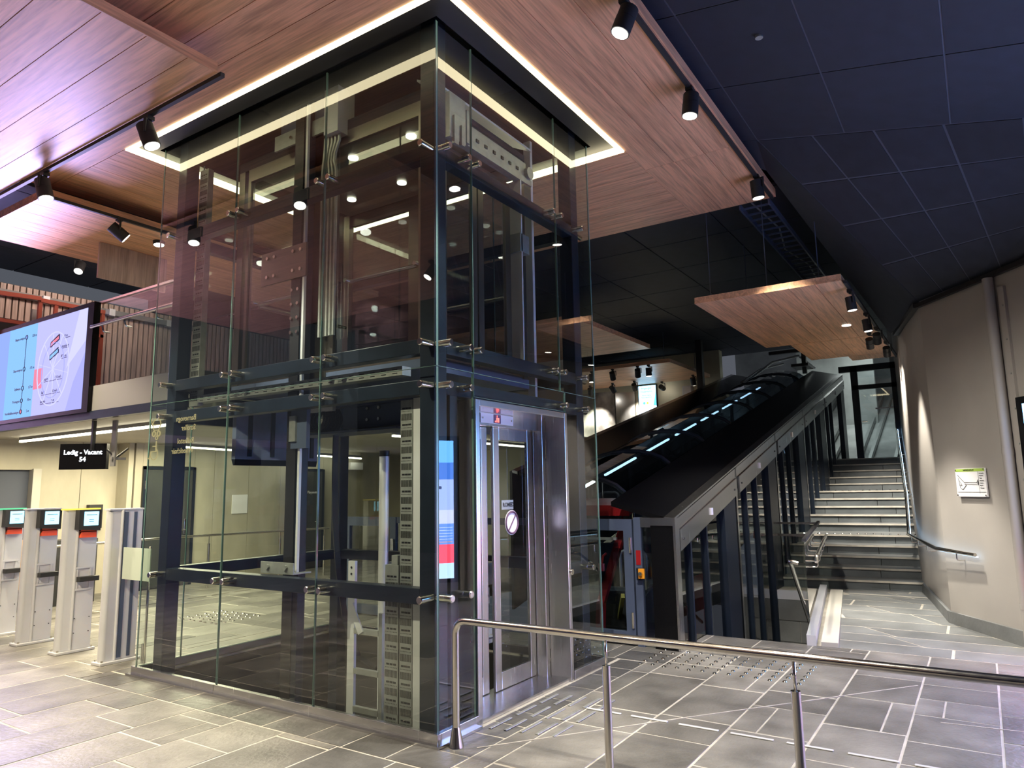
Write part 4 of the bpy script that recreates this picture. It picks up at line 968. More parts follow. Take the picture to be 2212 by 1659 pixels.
for pl in ([(-.2, 1.71), (-.1, 1.63), (.1, 1.625), (.12, 1.60), (.12, 1.655), (.1, 1.625)], [(-.19, 1.68), (-.17, 1.57), (-.13, 1.55), (-.07, 1.60), (-.1, 1.63)], [(-.18, 1.65), (-.14, 1.60), (-.18, 1.60)], [(-.1, 1.61), (.1, 1.605)], [(.13, 1.51), (.13, 1.74)], [(-.22, 1.525), (.22, 1.525)]):
    ln.tube([wp(u, z) for u, z in pl], .0018, n=4)
ln.build('plan_drawing', 'ink', eb)
for i in range(7): text('plan_text', 'ink', eb, ('Rømningsplan', 'Brannalarm', 'Utgang', 'Slukkeutstyr', 'Møteplass', 'Ring 110', 'Nødutgang')[i], wp(.145, 1.72 - i * .026), .013, wdir, (0, 0, 1))
text('plan_title', 'ink', eb, 'RØMNINGSPLAN', wp(-.1, 1.753), .022, wdir, (0, 0, 1))
for u, z in ((-.22, 1.765), (.22, 1.765), (-.22, 1.49), (.22, 1.49)):
    MB().cyl(wp(u, z, 0), wp(u, z, .042), .008, n=8).build('screw', 'steel_h', eb)
ppz = thing('wall_pipe', 'pale painted pipe running up the right wall beside the dark wall screen', 'pipe', onwall(1.24, .07))
c = onwall(1.24, .06)
MB().cyl((c.x, c.y, .02), (c.x, c.y, 3.72), .05, n=16).build('pipe', 'wallpaint', ppz, smooth=True)
for z in (.4, 1.9): MB().cyl((c.x, c.y, z), (c.x, c.y, z + .05), .054, n=16).build('joint', 'wallpaint', ppz, smooth=True)
pc2 = thing('wall_pipe', 'flat painted cable cover with bolts right of the pale pipe', 'cable cover', onwall(1.36, .03))
def wbx(u0, u1, z0, z1, o0, o1, mb):
    mid = onwall((u0 + u1) / 2, (o0 + o1) / 2); mid.z = (z0 + z1) / 2; return mb.obox(mid, wdir, nW, (0, 0, 1), (u1 - u0) / 2, (o1 - o0) / 2, (z1 - z0) / 2)
wbx(1.32, 1.40, .05, 3.6, .0, .03, MB()).build('cover', 'wallpaint', pc2)
for k in range(9): 
    p = onwall(1.37, .03); MB().cyl((p.x, p.y, .6 + k * .35), (p + nW * .008).to_tuple()[:2] + (.6 + k * .35,), .01, n=8).build('bolt', 'galv', pc2)
# wall video screen at the right picture edge (mirrored in the shaft glass), widened out of view to add fill light
w2 = thing('wall_screen', 'tall bright picture screen in black frame on the right wall, mirrored in the shaft, widened unseen to add light', 'video screen', onwall(2.6, .05))
wbx(1.42, 6.9, .30, 2.45, .0, .06, MB()).build('case', 'blackgloss', w2)
W2 = 7.0
def scr2(name, col, k, u0, u1, z0, z1, o=.0):
    mm = emit(name + '_glow', col, k); return wbx(u0, u1, z0, z1, .061 + o, .063 + o, MB()).build('picture_area', mm, w2)
scr2('sky', (.13, .42, 1.0), W2, 1.50, 6.85, 2.05, 2.38); scr2('hills', (.05, .16, .60), W2, 1.50, 6.85, 1.80, 2.05); scr2('crowd', (.30, .42, .85), W2, 1.50, 6.85, 1.35, 1.80)
scr2('street', (.55, .62, .95), W2 * .9, 1.50, 6.85, 1.15, 1.35); scr2('seats', (.10, .25, .75), W2, 1.50, 6.85, .85, 1.15); scr2('redband', (1.0, .07, .12), W2, 1.50, 6.85, .58, .85); scr2('paleband', (.45, .68, 1.0), W2, 1.50, 6.85, .36, .58)
rng = random.Random(3)
for k in range(26):
    u = 1.52 + rng.random() * 2.6; z = 1.37 + rng.random() * .38
    scr2('figure%d' % k, rng.choice(((.03, .05, .15), (.7, .8, 1.0), (.05, .12, .4), (.95, .8, .75))), W2 * .8, u, u + .05 + rng.random() * .09, z, z + .04 + rng.random() * .09, .002 + .0002 * k)
for k in range(6): scr2('bench%d' % k, (.75, .35, .2) if k == 0 else (.6, .75, 1), W2 * .8, 1.52, 4.2, .88 + k * .042, .888 + k * .042, .002)

# ------------------------------------------------------------------ stairs
def wally(x): return C[1] + (D[1] - C[1]) * (x - C[0]) / (D[0] - C[0])
sx0, ris, trd, lnd = 7.78, .139, .357, .846
sa = math.radians(4.0)
su = Vector((math.cos(sa), math.sin(sa), 0)); sv = Vector((-math.sin(sa), math.cos(sa), 0)); so = Vector((sx0, -.40, RZ))
def sp(u, v, z): return so + su * u + sv * v + Vector((0, 0, z))
stair = thing('stone_stair', 'wide dark stone stair with pale nosings rising beside the funicular hall', 'stairs', (sx0, -1.3, RZ))
u = 0
for i in range(15):
    z0 = ris * i; z1 = z0 + ris; uu = u
    dep = lnd if i in (4, 9) else trd
    if i == 14: dep = 1.6
    vr = wally(sx0 + uu) + .004 - (so.y + su.y * uu); vc = (.12 + vr) / 2; vh = (.12 - vr) / 2
    nz = MB().obox(sp(uu + dep / 2 - .012, vc, z1 - .0125), su, sv, (0, 0, 1), dep / 2 + .02, vh, .0125).build('tread', 'slate_step', stair)
    v0 = .1; cuts = sorted([-.3 - rng.random() * .5, -1.2 - rng.random() * .5]); vs = [.12] + sorted(cuts, reverse=True) + [vr]
    for a, b in zip(vs[:-1], vs[1:]):
        MB().obox(sp(uu + .02, (a + b) / 2, z0 + (ris - .025) / 2), su, sv, (0, 0, 1), .02, (a - b) / 2 - .004, (ris - .025) / 2).build('riser_slab', 'slate_riser', stair)
    MB().obox(sp(uu - .034, vc, z1 - .014), su, sv, (0, 0, 1), .004, vh, .014).build('nosing_strip', 'grout', nz)
    if i in (4, 9):
        sd = MB()
        for k in range(16):
            p = sp(uu + .12, -.08 - k * .12, z1); sd.cyl(p, p + Vector((0, 0, .012)), .022, .015, n=8)
        sd.build('tactile_dots', 'steel_h', nz, kind='stuff')
    u += dep
core = MB()
core.extrude([sp(.04, .1, -.1), sp(u, .1, -.1), sp(u, .1, 15 * ris - .03), sp(.04, .1, 0.02)], sv * -1.75); core.build('core', 'pit', stair)
# lit handrail on the wall side
wh = thing('stair_handrail', 'steel wall handrail with blue light beneath climbing the stair beside the grey wall', 'handrail', (8, -2.3, 1))
cA = Vector((A[0], A[1], 0)); cC = Vector((C[0], C[1], 0)); nAC = Vector((-(C[1] - A[1]), C[0] - A[0], 0)).normalized(); nAC = nAC if nAC.y > 0 else -nAC
h1 = [wp(0, 0, 0) for _ in range(0)]
pB = onwall(.62, .08); pB.z = .86
pts = [pB, onwall(.0, .10) + nAC * .0 + Vector((0, 0, .88)), cC + Vector((-.25, .10, RZ + .80)), cC + Vector((-.05, .11, RZ + .86))]
def stz(x): 
    # height of the walking line at plan distance x from the first riser
    u_ = 0; z_ = 0
    for i in range(15):
        d_ = lnd if i in (4, 9) else trd
        if x < u_: break
        z_ = ris * (i + 1); u_ += d_
    return z_
def _w(x): return C[1] + (D[1] - C[1]) * (x - C[0]) / (D[0] - C[0])
for d in (1.35, 2.1, 3.6, 4.5, 6.6): pts.append(Vector((sx0 + d, wally(sx0 + d) + .09, RZ + stz(d) + .80)))
MB().tube(pts, .021, n=10).build('rail', 'steel_h', wh, smooth=True)
led = [p + Vector((.006, -.022, -.020)) for p in pts]; MB().tube(led, .006, n=6).build('light_strip', 'blueled', wh)
def along(t):
    seg = [(pts[i + 1] - pts[i]).length for i in range(len(pts) - 1)]; s_ = t * sum(seg)
    for i, L_ in enumerate(seg):
        if s_ <= L_: return pts[i].lerp(pts[i + 1], s_ / L_)
        s_ -= L_
    return pts[-1]
for t_ in (.03, .13, .2, .26, .36, .47, .6, .75, .9):
    p = along(t_); nn = Vector((0.08, -1, 0)).normalized() if p.x > C[0] else (-nAC if p.x > A[0] else -nW)
    MB().tube(fillet([p + Vector((0, 0, -.02)), p + Vector((0, 0, -.09)), p + nn * .1 + Vector((0, 0, -.09))], .02, 3), .007, n=6).build('bracket', 'steel_h', wh, smooth=True)
# glass balustrade over the lower stair
bl = thing('ramp_balustrade', 'frameless glass balustrade with dark top rail beside the ramp over the lower stair', 'balustrade', (5.8, -1.3, .05))
b0 = Vector((4.16, -1.53, 0)); b1 = Vector((7.36, -1.10, RZ)); bd_ = (b1 - b0).normalized(); bn = Vector((-bd_.y, bd_.x, 0)).normalized()
up = Vector((0, 0, 1))
MB().bar(b0 + up * .05, b1 + up * .05, .09, .11).build('shoe', 'alu', bl); MB().bar(b0 - bn * .17 + up * .02, b1 - bn * .17 + up * .02, .16, .05).build('gutter', 'soffit', bl)
MB().extrude([b0 + up * .1, b1 + up * .1, b1 + up * .98, b0 + up * 1.05], bn * .018).build('glass_pane', 'glass', bl)
MB().bar(b0 + up * 1.06, b1 + up * 0.99, .04, .03).build('top_rail', 'rubber', bl)
MB().tube(fillet([b0 + bd_ * .3 - bn * .09 + up * .80, b0 + bd_ * .35 - bn * .09 + up * .86, b1 - bn * .09 + up * .80], .03), .02, n=8).build('hand_rail', 'steel_h', bl, smooth=True)
for k in range(6):
    p = b0 + bd_ * (.5 + k * .5); q = p + up * (.84 - .01 * k)
    MB().tube(fillet([p + up * .72, p - bn * .09 + up * .72, q - bn * .09], .03, 3), .008, n=6).build('bracket', 'steel_h', bl, smooth=True)
e0 = Vector((7.36, -.47, RZ)); e1 = Vector((7.36, -1.1, RZ))
MB().extrude([e0 + up * .02, e1 + up * .02, e1 + up * .96, e0 + up * .96], (.018, 0, 0)).build('glass_pane', 'glass', bl); MB().bar(e0 + up * .97, e1 + up * .97, .04, .03).build('top_rail', 'steel_h', bl); MB().bar(e0 + up * .8 + Vector((-.08, 0, 0)), e1 + up * .8 + Vector((-.08, 0, 0)), .035, .035).build('hand_rail', 'steel_h', bl)
# low stone wall closing the lower stair
lw = struct(MB().box(7.34, 7.6, -1.2, -.42, -1.6, .02).build('wall_low', 'grout'))
for r in range(5):
    z1 = -.03 - r * .3; cut = -.75 if r % 2 else -.9
    for a, b in ((-.43, cut), (cut, -1.2)): MB().box(7.32, 7.345, min(a, b) + .005, max(a, b) - .005, z1 - .295, z1 - .005).build('stone', 'slate_step', lw)
MB().box(7.31, 7.36, -1.2, -.43, -.03, RZ).build('fascia', 'alu', lw)
ls = thing('lower_stair', 'short dark stair going down beside the funicular hall behind the glass balustrade', 'stairs', (5, -.9, -.5))
for k in range(8): MB().box(4.25 + k * .28, 4.55 + k * .28, -1.45, -.43, -1.7, -.12 - k * .16).build('step', 'slate_step', ls)
MB().box(6.4, 7.34, -1.5, -.43, -1.75, -1.6).build('landing', 'slate_step', ls)
lh = thing('lower_stair_rail', 'steel tube handrail going down inside the glass balustrade', 'handrail', (4.6, -1.3, .5))
MB().tube(fillet([(4.35, -1.42, .80), (4.35, -1.32, .82), (4.45, -1.32, .78), (6.2, -1.14, -.25)], .05), .024, n=10).build('rail', 'steel_h', lh, smooth=True)
MB().tube([(5.3, -1.24, .28), (5.3, -1.36, .28)], .01, n=6).build('bracket', 'steel_h', lh)
# glazed door at the stair top with the tunnel beyond
td = thing('tunnel_door', 'black framed glazed door at the top of the stair looking into the funicular tunnel', 'glazed door', (13.9, -1.2, 2.2))
TZ = RZ + 15 * ris
MB().box(13.85, 13.95, -.98, -.84, TZ, 4.3).build('jamb', 'navy', td); MB().box(13.85, 13.95, -1.78, -1.66, TZ, 4.3).build('jamb', 'navy', td)
MB().box(13.85, 13.95, -1.78, -.84, 3.74, 3.84).build('transom', 'navy', td); MB().box(13.85, 13.95, -1.9, -.6, 4.16, 4.3).build('head', 'navy', td)
MB().box(13.89, 13.905, -1.66, -.98, TZ, 3.74).build('pane', 'glass2', td)
MB().box(13.89, 13.905, -1.66, -.98, 3.84, 4.16).build('pane', 'glass2', td)
MB().tube([(13.84, -1.02, 3.0), (13.8, -1.02, 3.0), (13.8, -1.12, 3.0)], .012, n=6).build('handle', 'steel_h', td)
MB().bar((13.83, -1.3, 3.28), (13.83, -1.66, 3.28), .03, .03).build('push_bar', 'alu', td)
tn = MB(); tn.extrude([(14.6, 1.0, 1.9), (14.6, -3, 1.9), (22, -3, 4.3), (22, 1.0, 4.3)], (0, 0, -.2)); tn.box(22, 22.2, -4, 4, 2, 9); tn.box(14.6, 22, -3.2, -3, 1.5, 7.9)
struct(tn.build('wall_tunnel', 'concrete2'))
tk = thing('tunnel_rails', 'pair of steel rails climbing the concrete tunnel floor beyond the glazed door', 'rails', (17, -1.4, 3))
for y in (-.7, -.95, -1.5, -2.2): MB().bar((14.7, y, 2.05), (21.8, y, 4.4), .07, .12).build('rail', 'galv', tk)
tp = struct(MB().box(15.2, 15.5, -1.95, -1.55, 2.0, 6).build('wall_tunnel_pier', 'concrete2'))
tw = struct(MB().box(19, 19.2, -.8, 1.3, 3, 6.4).build('wall_tunnel_end', 'concrete2'))
# ------------------------------------------------------------------ funicular hall: glazed enclosure, carriage
SL = .2488
def zt(x): return 1.318 + SL * (x - 3.3)
en = thing('funicular_enclosure', 'glazed steel enclosure with stainless sloping parapet beside the stair', 'enclosure', (3.3, -.42, 0))
XE = 15.5
def slope_slab(name, m, par, x0, x1, y0, z0o, y1, z1o, th):
    return MB().extrude([(x0, y0, zt(x0) + z0o), (x1, y0, zt(x1) + z0o), (x1, y1, zt(x1) + z1o), (x0, y1, zt(x0) + z1o)], (0, 0, -th)).build(name, m, par)
slope_slab('parapet_roof', 'blackgloss', en, 3.3, XE, -.34, .01, .26, .17, .05)
slope_slab('parapet_cap', 'steel', en, 3.3, XE, -.45, 0, -.30, .012, .03)
seg = [3.3, 5.6, 7.9, 10.2, 12.5, XE]
for a, b in zip(seg[:-1], seg[1:]):
    p = MB().extrude([(a + .01, -.45, zt(a) - .02), (b - .01, -.45, zt(b) - .02), (b - .01, -.45, zt(b) - .15), (a + .01, -.45, zt(a) - .15)], (0, .03, 0)).build('fascia', 'steel', en)
    MB().extrude([(a + .10, -.47, zt(a + .1) - .16), (b - .03, -.47, zt(b) - .16), (b - .03, -.47, zt(b) - .37), (a + .10, -.47, zt(a + .1) - .37)], (0, .03, 0)).build('fascia_plate', 'steel', en)
    MB().box((a + b) / 2 - .03, (a + b) / 2 + .03, -.485, -.47, zt((a + b) / 2) - .30, zt((a + b) / 2) - .22).build('lamp_lug', 'white', en)
    for xx in (a + .2, b - .15): MB().cyl((xx, -.47, zt(xx) - .27), (xx, -.478, zt(xx) - .27), .012, n=8).build('bolt', 'black', en)
    if a > 3.4: MB().box(a - .03, a + .03, -.45, -.36, -1.6, zt(a) - .02).build('post', 'steel', en)
    MB().box(b - .62, b - .14, -.462, -.25, -1.6, zt(b - .6) - .2).build('post', 'navy', en)
    for xx in (a + .45, a + 1.0): MB().box(xx, xx + .04, -.45, -.38, -1.6, zt(xx) - .15).build('mullion', 'navy', en)
    MB().extrude([(a + .05, -.41, -1.6), (b - .05, -.41, -1.6), (b - .05, -.41, zt(b) - .2), (a + .05, -.41, zt(a) - .2)], (0, .015, 0)).build('glass_pane', 'darkpane', en)
MB().box(3.26, 3.36, -.45, -.20, 0, 1.24).build('corner_post', 'blackgloss', en); MB().box(3.25, 3.37, -.475, -.45, 0, 1.32).build('corner_edge', 'steel', en); MB().box(3.25, 3.37, -.45, -.20, 1.24, 1.32).build('corner_cap', 'steel', en)
# left parapet
slope_slab('parapet_roof', 'blackgloss', en, 4.5, XE, 1.55, .07, 2.25, .27, .05)
slope_slab('parapet_cap', 'steel', en, 4.5, XE, 2.22, .26, 2.34, .29, .04)
MB().extrude([(4.5, 2.34, zt(4.5) + .27), (XE, 2.34, zt(XE) + .27), (XE, 2.34, zt(XE) - 1.6), (4.5, 2.34, zt(4.5) - 1.6)], (0, .04, 0)).build('side_panel', 'black', en)
# front screen with low gate doors
def gdoor(name, lab, y0, y1, hinge):
    g = thing(name, lab, 'gate door', (3.3, (y0 + y1) / 2, 0))
    for b in ((y0, y0 + .1, .02, 1.3), (y1 - .1, y1, .02, 1.3), (y0 + .1, y1 - .1, 1.18, 1.3), (y0 + .1, y1 - .1, .02, .14)): MB().box(3.28, 3.34, *b).build('frame_bar', 'navy2', g)
    MB().box(3.305, 3.317, y0 + .1, y1 - .1, .14, 1.18).build('glass_pane', 'glass2', g)
    hy = y0 + .02 if hinge < 0 else y1 - .02
    for z in (.18, .95): MB().cyl((3.27, hy, z), (3.27, hy, z + .16), .014, n=8).build('hinge', 'steel_h', g)
    oy = y1 - .05 if hinge < 0 else y0 + .05
    MB().box(3.262, 3.28, oy - .025, oy + .025, .72, 1.02).build('lock_plate', 'steel', g)
    MB().tube([(3.265, oy, .82), (3.22, oy, .82), (3.22, oy + (.14 if hinge > 0 else -.14), .83)], .011, n=6).build('handle', 'steel_h', g)
    return g
gdoor('funicular_gate', 'low blue grey framed glass gate before the red funicular carriage', .02, .92, -1)
gdoor('funicular_gate', 'low dark framed glass gate seen through the back of the lift shaft', 3.4, 4.36, 1)
fsx = thing('gate_side_panel', 'fixed glass side panel with orange key switch between gate and corner post', 'glass panel', (3.3, -.2, 0))
MB().box(3.28, 3.34, -.08, .0, 0, 1.32).build('frame_bar', 'navy2', fsx); MB().box(3.28, 3.34, -.38, -.08, 1.22, 1.32).build('frame_bar', 'steel', fsx); MB().box(3.305, 3.317, -.37, -.08, 0, 1.22).build('glass_pane', 'glass2', fsx)
MB().box(3.22, 3.28, -.10, -.04, .68, .80).build('switch_box', 'navy', fsx); MB().box(3.20, 3.225, -.13, -.07, .70, .80).build('switch_face', plain('orange_switch', (.75, .30, .02), .4), fsx); MB().cyl((3.2, -.10, .75), (3.17, -.10, .75), .02, n=10).build('key_knob', 'steel_h', fsx)
MB().box(3.275, 3.28, -.07, -.02, .83, .98).build('red_label', 'red', fsx)
MB().box(3.29, 3.33, .92, 3.4, 1.22, 1.30).box(3.29, 3.33, .92, 3.4, 0, .1).box(3.29, 3.33, 2.1, 2.2, 0, 1.3).build('front_bar', 'navy2', en); MB().box(3.305, 3.317, .94, 3.38, .1, 1.22).build('glass_pane', 'glass2', en)
struct(MB().extrude([(3.36, -.40, -1.65), (XE, -.40, -1.2), (XE, 4.3, -1.2), (3.36, 4.3, -1.65)], (0, 0, -.1)).build('floor_track', 'pit'))
# carriage: sloped body with arched glass roof
fc = thing('funicular_carriage', 'red funicular carriage with arched glass roof standing on the slope', 'funicular', (3.6, .9, -1.2))
CX0, CX1 = 3.75, 14.6
def cside(y, th):
    MB().extrude([(CX0, y, zt(CX0) - 1.9), (CX1, y, zt(CX1) - 1.9), (CX1, y, zt(CX1) - 1.15), (CX0, y, zt(CX0) - 1.15)], (0, th, 0)).build('body_side', 'rubber', fc); [MB().box(q, q + .75, min(y, y + th) - .01, max(y, y + th) + .01, zt(q) - 1.55, zt(q) - .85).build('red_panel', 'red2', fc) for q in ()]
    for x0_, x1_, z0_, z1_ in ((5.0, 5.55, -.75, .08), (5.75, 6.2, -.35, .42), (7.4, 7.9, .0, .9), (9.2, 9.6, .7, 1.5)): MB().box(x0_, x1_, min(y, y + th) - .01, max(y, y + th) + .01, z0_, z1_).build('red_panel', 'red2', fc)
    MB().extrude([(CX0, y + th * .3, zt(CX0) - 1.15), (CX1, y + th * .3, zt(CX1) - 1.15), (CX1, y + th * .3, zt(CX1) - .02), (CX0, y + th * .3, zt(CX0) - .02)], (0, th * .3, 0)).build('side_glass', 'glass2', fc)
    MB().extrude([(CX0, y, zt(CX0) - .10), (CX1, y, zt(CX1) - .10), (CX1, y, zt(CX1) + .08), (CX0, y, zt(CX0) + .08)], (0, th, 0)).build('cant_rail', 'black', fc)
    x = CX0
    while x < CX1:
        MB().box(x, x + .10, min(y, y + th), max(y, y + th), zt(x) - 1.3, zt(x) + .02).build('pillar', 'black', fc); x += 1.45
cside(.27, .06); cside(1.56, -.06)
slope_slab('car_floor', 'rubber', fc, CX0, CX1, .3, -1.6, 1.53, -1.6, .1)
x = CX0; i = 0
N = 10
def arc(x, k, dz=0):
    t = PI * k / N; yy = .915 + .64 * math.cos(t); return (x, yy, zt(x) + .06 + dz + .27 * math.sin(t))
while x < CX1 - .2:
    x2 = min(x + 1.45, CX1)
    MB().tube([arc(x, k, .01) for k in range(N + 1)], .03, n=6).build('roof_rib', 'navy', fc)
    g = MB()
    for k in range(N): g.extrude([arc(x + .03, k), arc(x2, k), arc(x2, k + 1), arc(x + .03, k + 1)], (0, 0, .008))
    g.build('roof_glass', 'darkglass', fc)
    MB().bar((x + .18, 1.33, zt(x + .18) - .02), (x2 - .18, 1.33, zt(x2 - .18) - .02), .035, .025).build('light_bar', 'cooltube', fc)
    # seats and grab poles of the compartment
    MB().box(x + .25, x + .6, .4, 1.45, zt(x + .25) - 1.5, zt(x + .25) - 1.05).build('seat', 'rubber', fc, bevel=.03)
    MB().cyl((x + .9, .6, zt(x + .9) - 1.5), (x + .9, .6, zt(x + .9) - .1), .018, n=8).build('grab_pole', 'steel_h', fc)
    MB().tube(fillet([(x + 1.0, .5, zt(x) - 1.1), (x + 1.0, .5, zt(x) - .6), (x + 1.0, .85, zt(x) - .6), (x + 1.0, .85, zt(x) - 1.1)], .08), .02, n=8).build('grab_pole', 'alu', fc, smooth=True)
    MB().box(x2 - .08, x2 - .04, .35, 1.5, zt(x2) - 1.5, zt(x2) - .9).build('partition', 'navy', fc)
    x = x2; i += 1
# carriage nose
MB().extrude([(4.0, .30, zt(4.0)), (3.55, .52, .35), (3.55, .60, -.9), (3.62, .60, -.9), (3.62, .52, .35), (4.07, .30, zt(4.0))], (0, .09, 0)).build('nose_pillar', 'red', fc)
MB().extrude([(4.0, 1.5, zt(4.0)), (3.55, 1.3, .35), (3.55, 1.22, -.9), (3.62, 1.22, -.9), (3.62, 1.3, .35), (4.07, 1.5, zt(4.0))], (0, .09, 0)).build('nose_pillar', 'red', fc)
MB().extrude([(3.55, .3, .0), (3.55, .3, -.5), (3.8, .3, -.6), (3.8, .3, .0)], (0, 1.25, 0)).build('nose_panel', 'rubber', fc)
MB().extrude([(3.72, .24, zt(3.7) + .02), (3.72, .24, zt(3.7) - .10), (4.0, .24, zt(4) - .1), (4.0, .24, zt(4) + .02)], (0, 1.35, 0)).build('nose_top', 'red', fc)
MB().extrude([(3.74, .38, zt(3.74) - .1), (3.57, .38, .36), (3.585, .38, .36), (3.755, .38, zt(3.74) - .1)], (0, 1.08, 0)).build('windscreen', 'glass2', fc)
for y in (.5, 1.3): MB().tube([(3.62, y, .9), (3.55, y, .88), (3.5, y, .78)], .012, n=6).cyl((3.5, y, .80), (3.5, y, .72), .035, n=10).build('lamp_arm', 'red', fc)
MB().bar((3.7, .4, 1.06), (3.7, 1.45, 1.06), .03, .03).build('wiper_bar', 'alu', fc)
MB().bar((3.6, .3, .45), (4.6, .9, -.3), .04, .05).build('stay', plain('hazard_yellow', (.35, .32, .06), .5), fc)
# far wall with rock face, steel panel and departure screen
fw = struct(MB().box(15.05, 15.3, 2.5, 12, -1, 5.29).build('wall_hall', 'cream'))
rk = tag(MB().box(14.98, 15.06, 5.62, 7.6, .8, 4.42).build('rock_mural', 'rock'), 'grey rock face picture panel on the far wall by the shaft edge', 'mural')
spn = tag(MB().box(14.97, 15.05, 4.98, 5.58, 1.0, 4.35).build('steel_panel', 'steel'), 'bright brushed steel panel between the rock face and the departure screen', 'panel')
dp = thing('departure_screen', 'pale blue departure screen on the cream wall above the funicular parapet', 'display', (14.98, 4.6, 4))
MB().box(14.95, 15.05, 4.30, 4.86, 3.2, 4.5).build('case', 'blackgloss', dp)
M['dep'] = emit('departure_blue', (.28, .66, .95), 2.2); M['dep2'] = emit('departure_pale', (.65, .85, 1.0), 2.2); M['dep3'] = emit('departure_deep', (.05, .4, .85), 2.2)
MB().box(14.946, 14.95, 4.32, 4.84, 3.9, 4.48).build('screen_top', 'dep', dp); MB().box(14.946, 14.95, 4.32, 4.84, 3.22, 3.9).build('screen_bottom', 'dep2', dp)
MB().extrude([(14.945, 4.32, 4.3), (14.945, 4.40, 3.9), (14.945, 4.32, 3.9)], (.002, 0, 0)).build('screen_corner', 'dep3', dp)
for s_, z, sz in (('Avganger', 4.38, .085), ('Departures', 4.29, .075), ('Neste avgang', 4.19, .05), ('Next departure', 4.13, .05), ('Fløibanen', 3.82, .05), ('hver halvtime, every half hour', 3.75, .035), ('takk for besøket', 3.69, .04)):
    text('screen_text', 'scrI', dp, s_, (14.944, 4.60, z), sz, (0, -1, 0), (0, 0, 1), align='CENTER')
for k, y in ((0, 4.58), (1, 4.68)): MB().cyl((14.945, y, 3.98), (14.943, y, 3.98), .035, n=12).build('screen_icon', ('capyellow', 'dep3')[k], dp)
spk = thing('wall_speaker', 'grey loudspeaker box on the cream wall right of the departure screen', 'loudspeaker', (14.9, 3.4, 4.2))
MB().box(14.8, 15.05, 3.25, 3.5, 4.0, 4.35).build('case', 'alu', spk, bevel=.02)
dc = struct(MB().box(13.4, 13.55, 2.45, 2.6, 2, 5.28).build('wall_column', 'black'))
# overhead catenary-like dark frame at the head of the carriage
oh = thing('roof_machinery', 'dark steel bracket and pipes over the head of the carriage roof', 'machinery', (15.2, .7, 5))
MB().box(14.6, 14.7, -.1, 1.1, 4.9, 4.98).box(15, 15.1, .3, .4, 4.4, 4.95).box(14.7, 15.4, .2, .6, 4.55, 4.62).build('frame', 'black', oh)
MB().tube([(14.5, 1.6, 4.3), (14.9, 1.1, 4.75), (15.2, .5, 4.9), (15.6, .2, 4.6)], .03, n=6).tube([(14.5, 1.9, 4.2), (14.9, 1.4, 4.6), (15.3, .9, 4.75)], .025, n=6).build('pipe', 'alu', oh)

# ------------------------------------------------------------------ track spotlights
def track(lab, p, q):
    t = thing('light_track', lab, 'light track', ((p[0] + q[0]) / 2, (p[1] + q[1]) / 2, p[2]))
    MB().bar(p, q, .035, .035).build('rail', 'rubber', t); return t
def spot(lab, x, y, z, d, power, col=(1, .93, .80), r=.07, L=.2, size=62, group=None, light=True):
    t = thing('track_spotlight', lab, 'spotlight', (x, y, z), group)
    d = Vector(d).normalized(); up = Vector((0, 0, 1))
    c = Vector((x, y, z - .17)); hb = c - d * L / 2; ht = c + d * L / 2
    MB().box(x - .03, x + .03, y - .03, y + .03, z - .035, z).build('adapter', 'rubber', t)
    sd = d.cross(up); sd = sd.normalized() if sd.length > .05 else Vector((1, 0, 0))
    MB().bar(Vector((x, y, z - .035)), Vector((x, y, z - .05)), .03, .03, (1, 0, 0)).tube([(x, y, z - .05), Vector((x, y, z - .055)) + sd * (r + .012), c + sd * (r + .012)], .010, n=6).build('bracket', 'rubber', t)
    h = MB().cyl(hb, hb + d * L * .42, r * .97, n=20).cyl(hb + d * L * .42, hb + d * L * .44, r * .93, n=20).cyl(hb + d * L * .44, ht, r, n=20).build('housing', 'rubber', t, smooth=True)
    MB().cyl(ht, ht + d * .004, r * .86, n=20).build('lens', 'lens', t)
    if light:
        ld_ = bpy.data.lights.new('spot_light', 'SPOT'); ld_.energy = power * SPOT_W; ld_.color = col; ld_.spot_size = math.radians(size); ld_.spot_blend = .6; ld_.shadow_soft_size = .05
        lo = bpy.data.objects.new('spot_light', ld_); COL.objects.link(lo); lo.parent = t
        lo.location = ht + d * .02 - Vector((x, y, z)); lo.rotation_euler = d.to_track_quat('-Z', 'Y').to_euler()
    return t
dn_ = (0, 0, -1)
track('black light track along the edge of the lilac-lit timber panel', (-.83, 1.42, 4.83), (-.83, 8.7, 4.83))
spot('black track spotlight hanging in front of the left corner of the LED frame', -.83, 2.43, 4.81, (.25, -.3, -1), 130)
spot('black track spotlight nearest the left picture edge under the lilac-lit panel', -.83, 4.28, 4.81, (.15, -.25, -1), 170, col=(1, .88, .62))
track('black light track along the right edge of the main timber panel', (-2.4, -1.335, 5.105), (4.8, -1.335, 5.105))
spot('black track spotlight at the top centre, nearest on the main panel edge', .49, -1.335, 5.1, (-.2, .35, -1), 150)
spot('middle black track spotlight on the right edge of the main panel', 1.86, -1.335, 5.1, (-.05, .1, -1), 150)
spot('black track spotlight at the far right corner of the main panel by the cable ladder', 4.07, -1.335, 5.12, (.12, -.05, -1), 150)
track('black light track along the back edge of the main timber panel', (-1, 5.40, 5.105), (3, 5.40, 5.105))
track('black light track on the front edge of the orange timber panel', (-.5, 5.02, 4.87), (3, 5.02, 4.87))
spot('small black spotlight tilted sideways on the orange panel track', .28, 5.02, 4.87, (.9, -.3, -.7), 60)
spot('small black spotlight by the shaft edge on the back edge track', .99, 5.42, 5.1, (.0, -.1, -1), 90)
spot('dim black spotlight on the dark ceiling over the red frame', 1.64, 8.88, 5.53, (-.5, -.5, -1), 40)
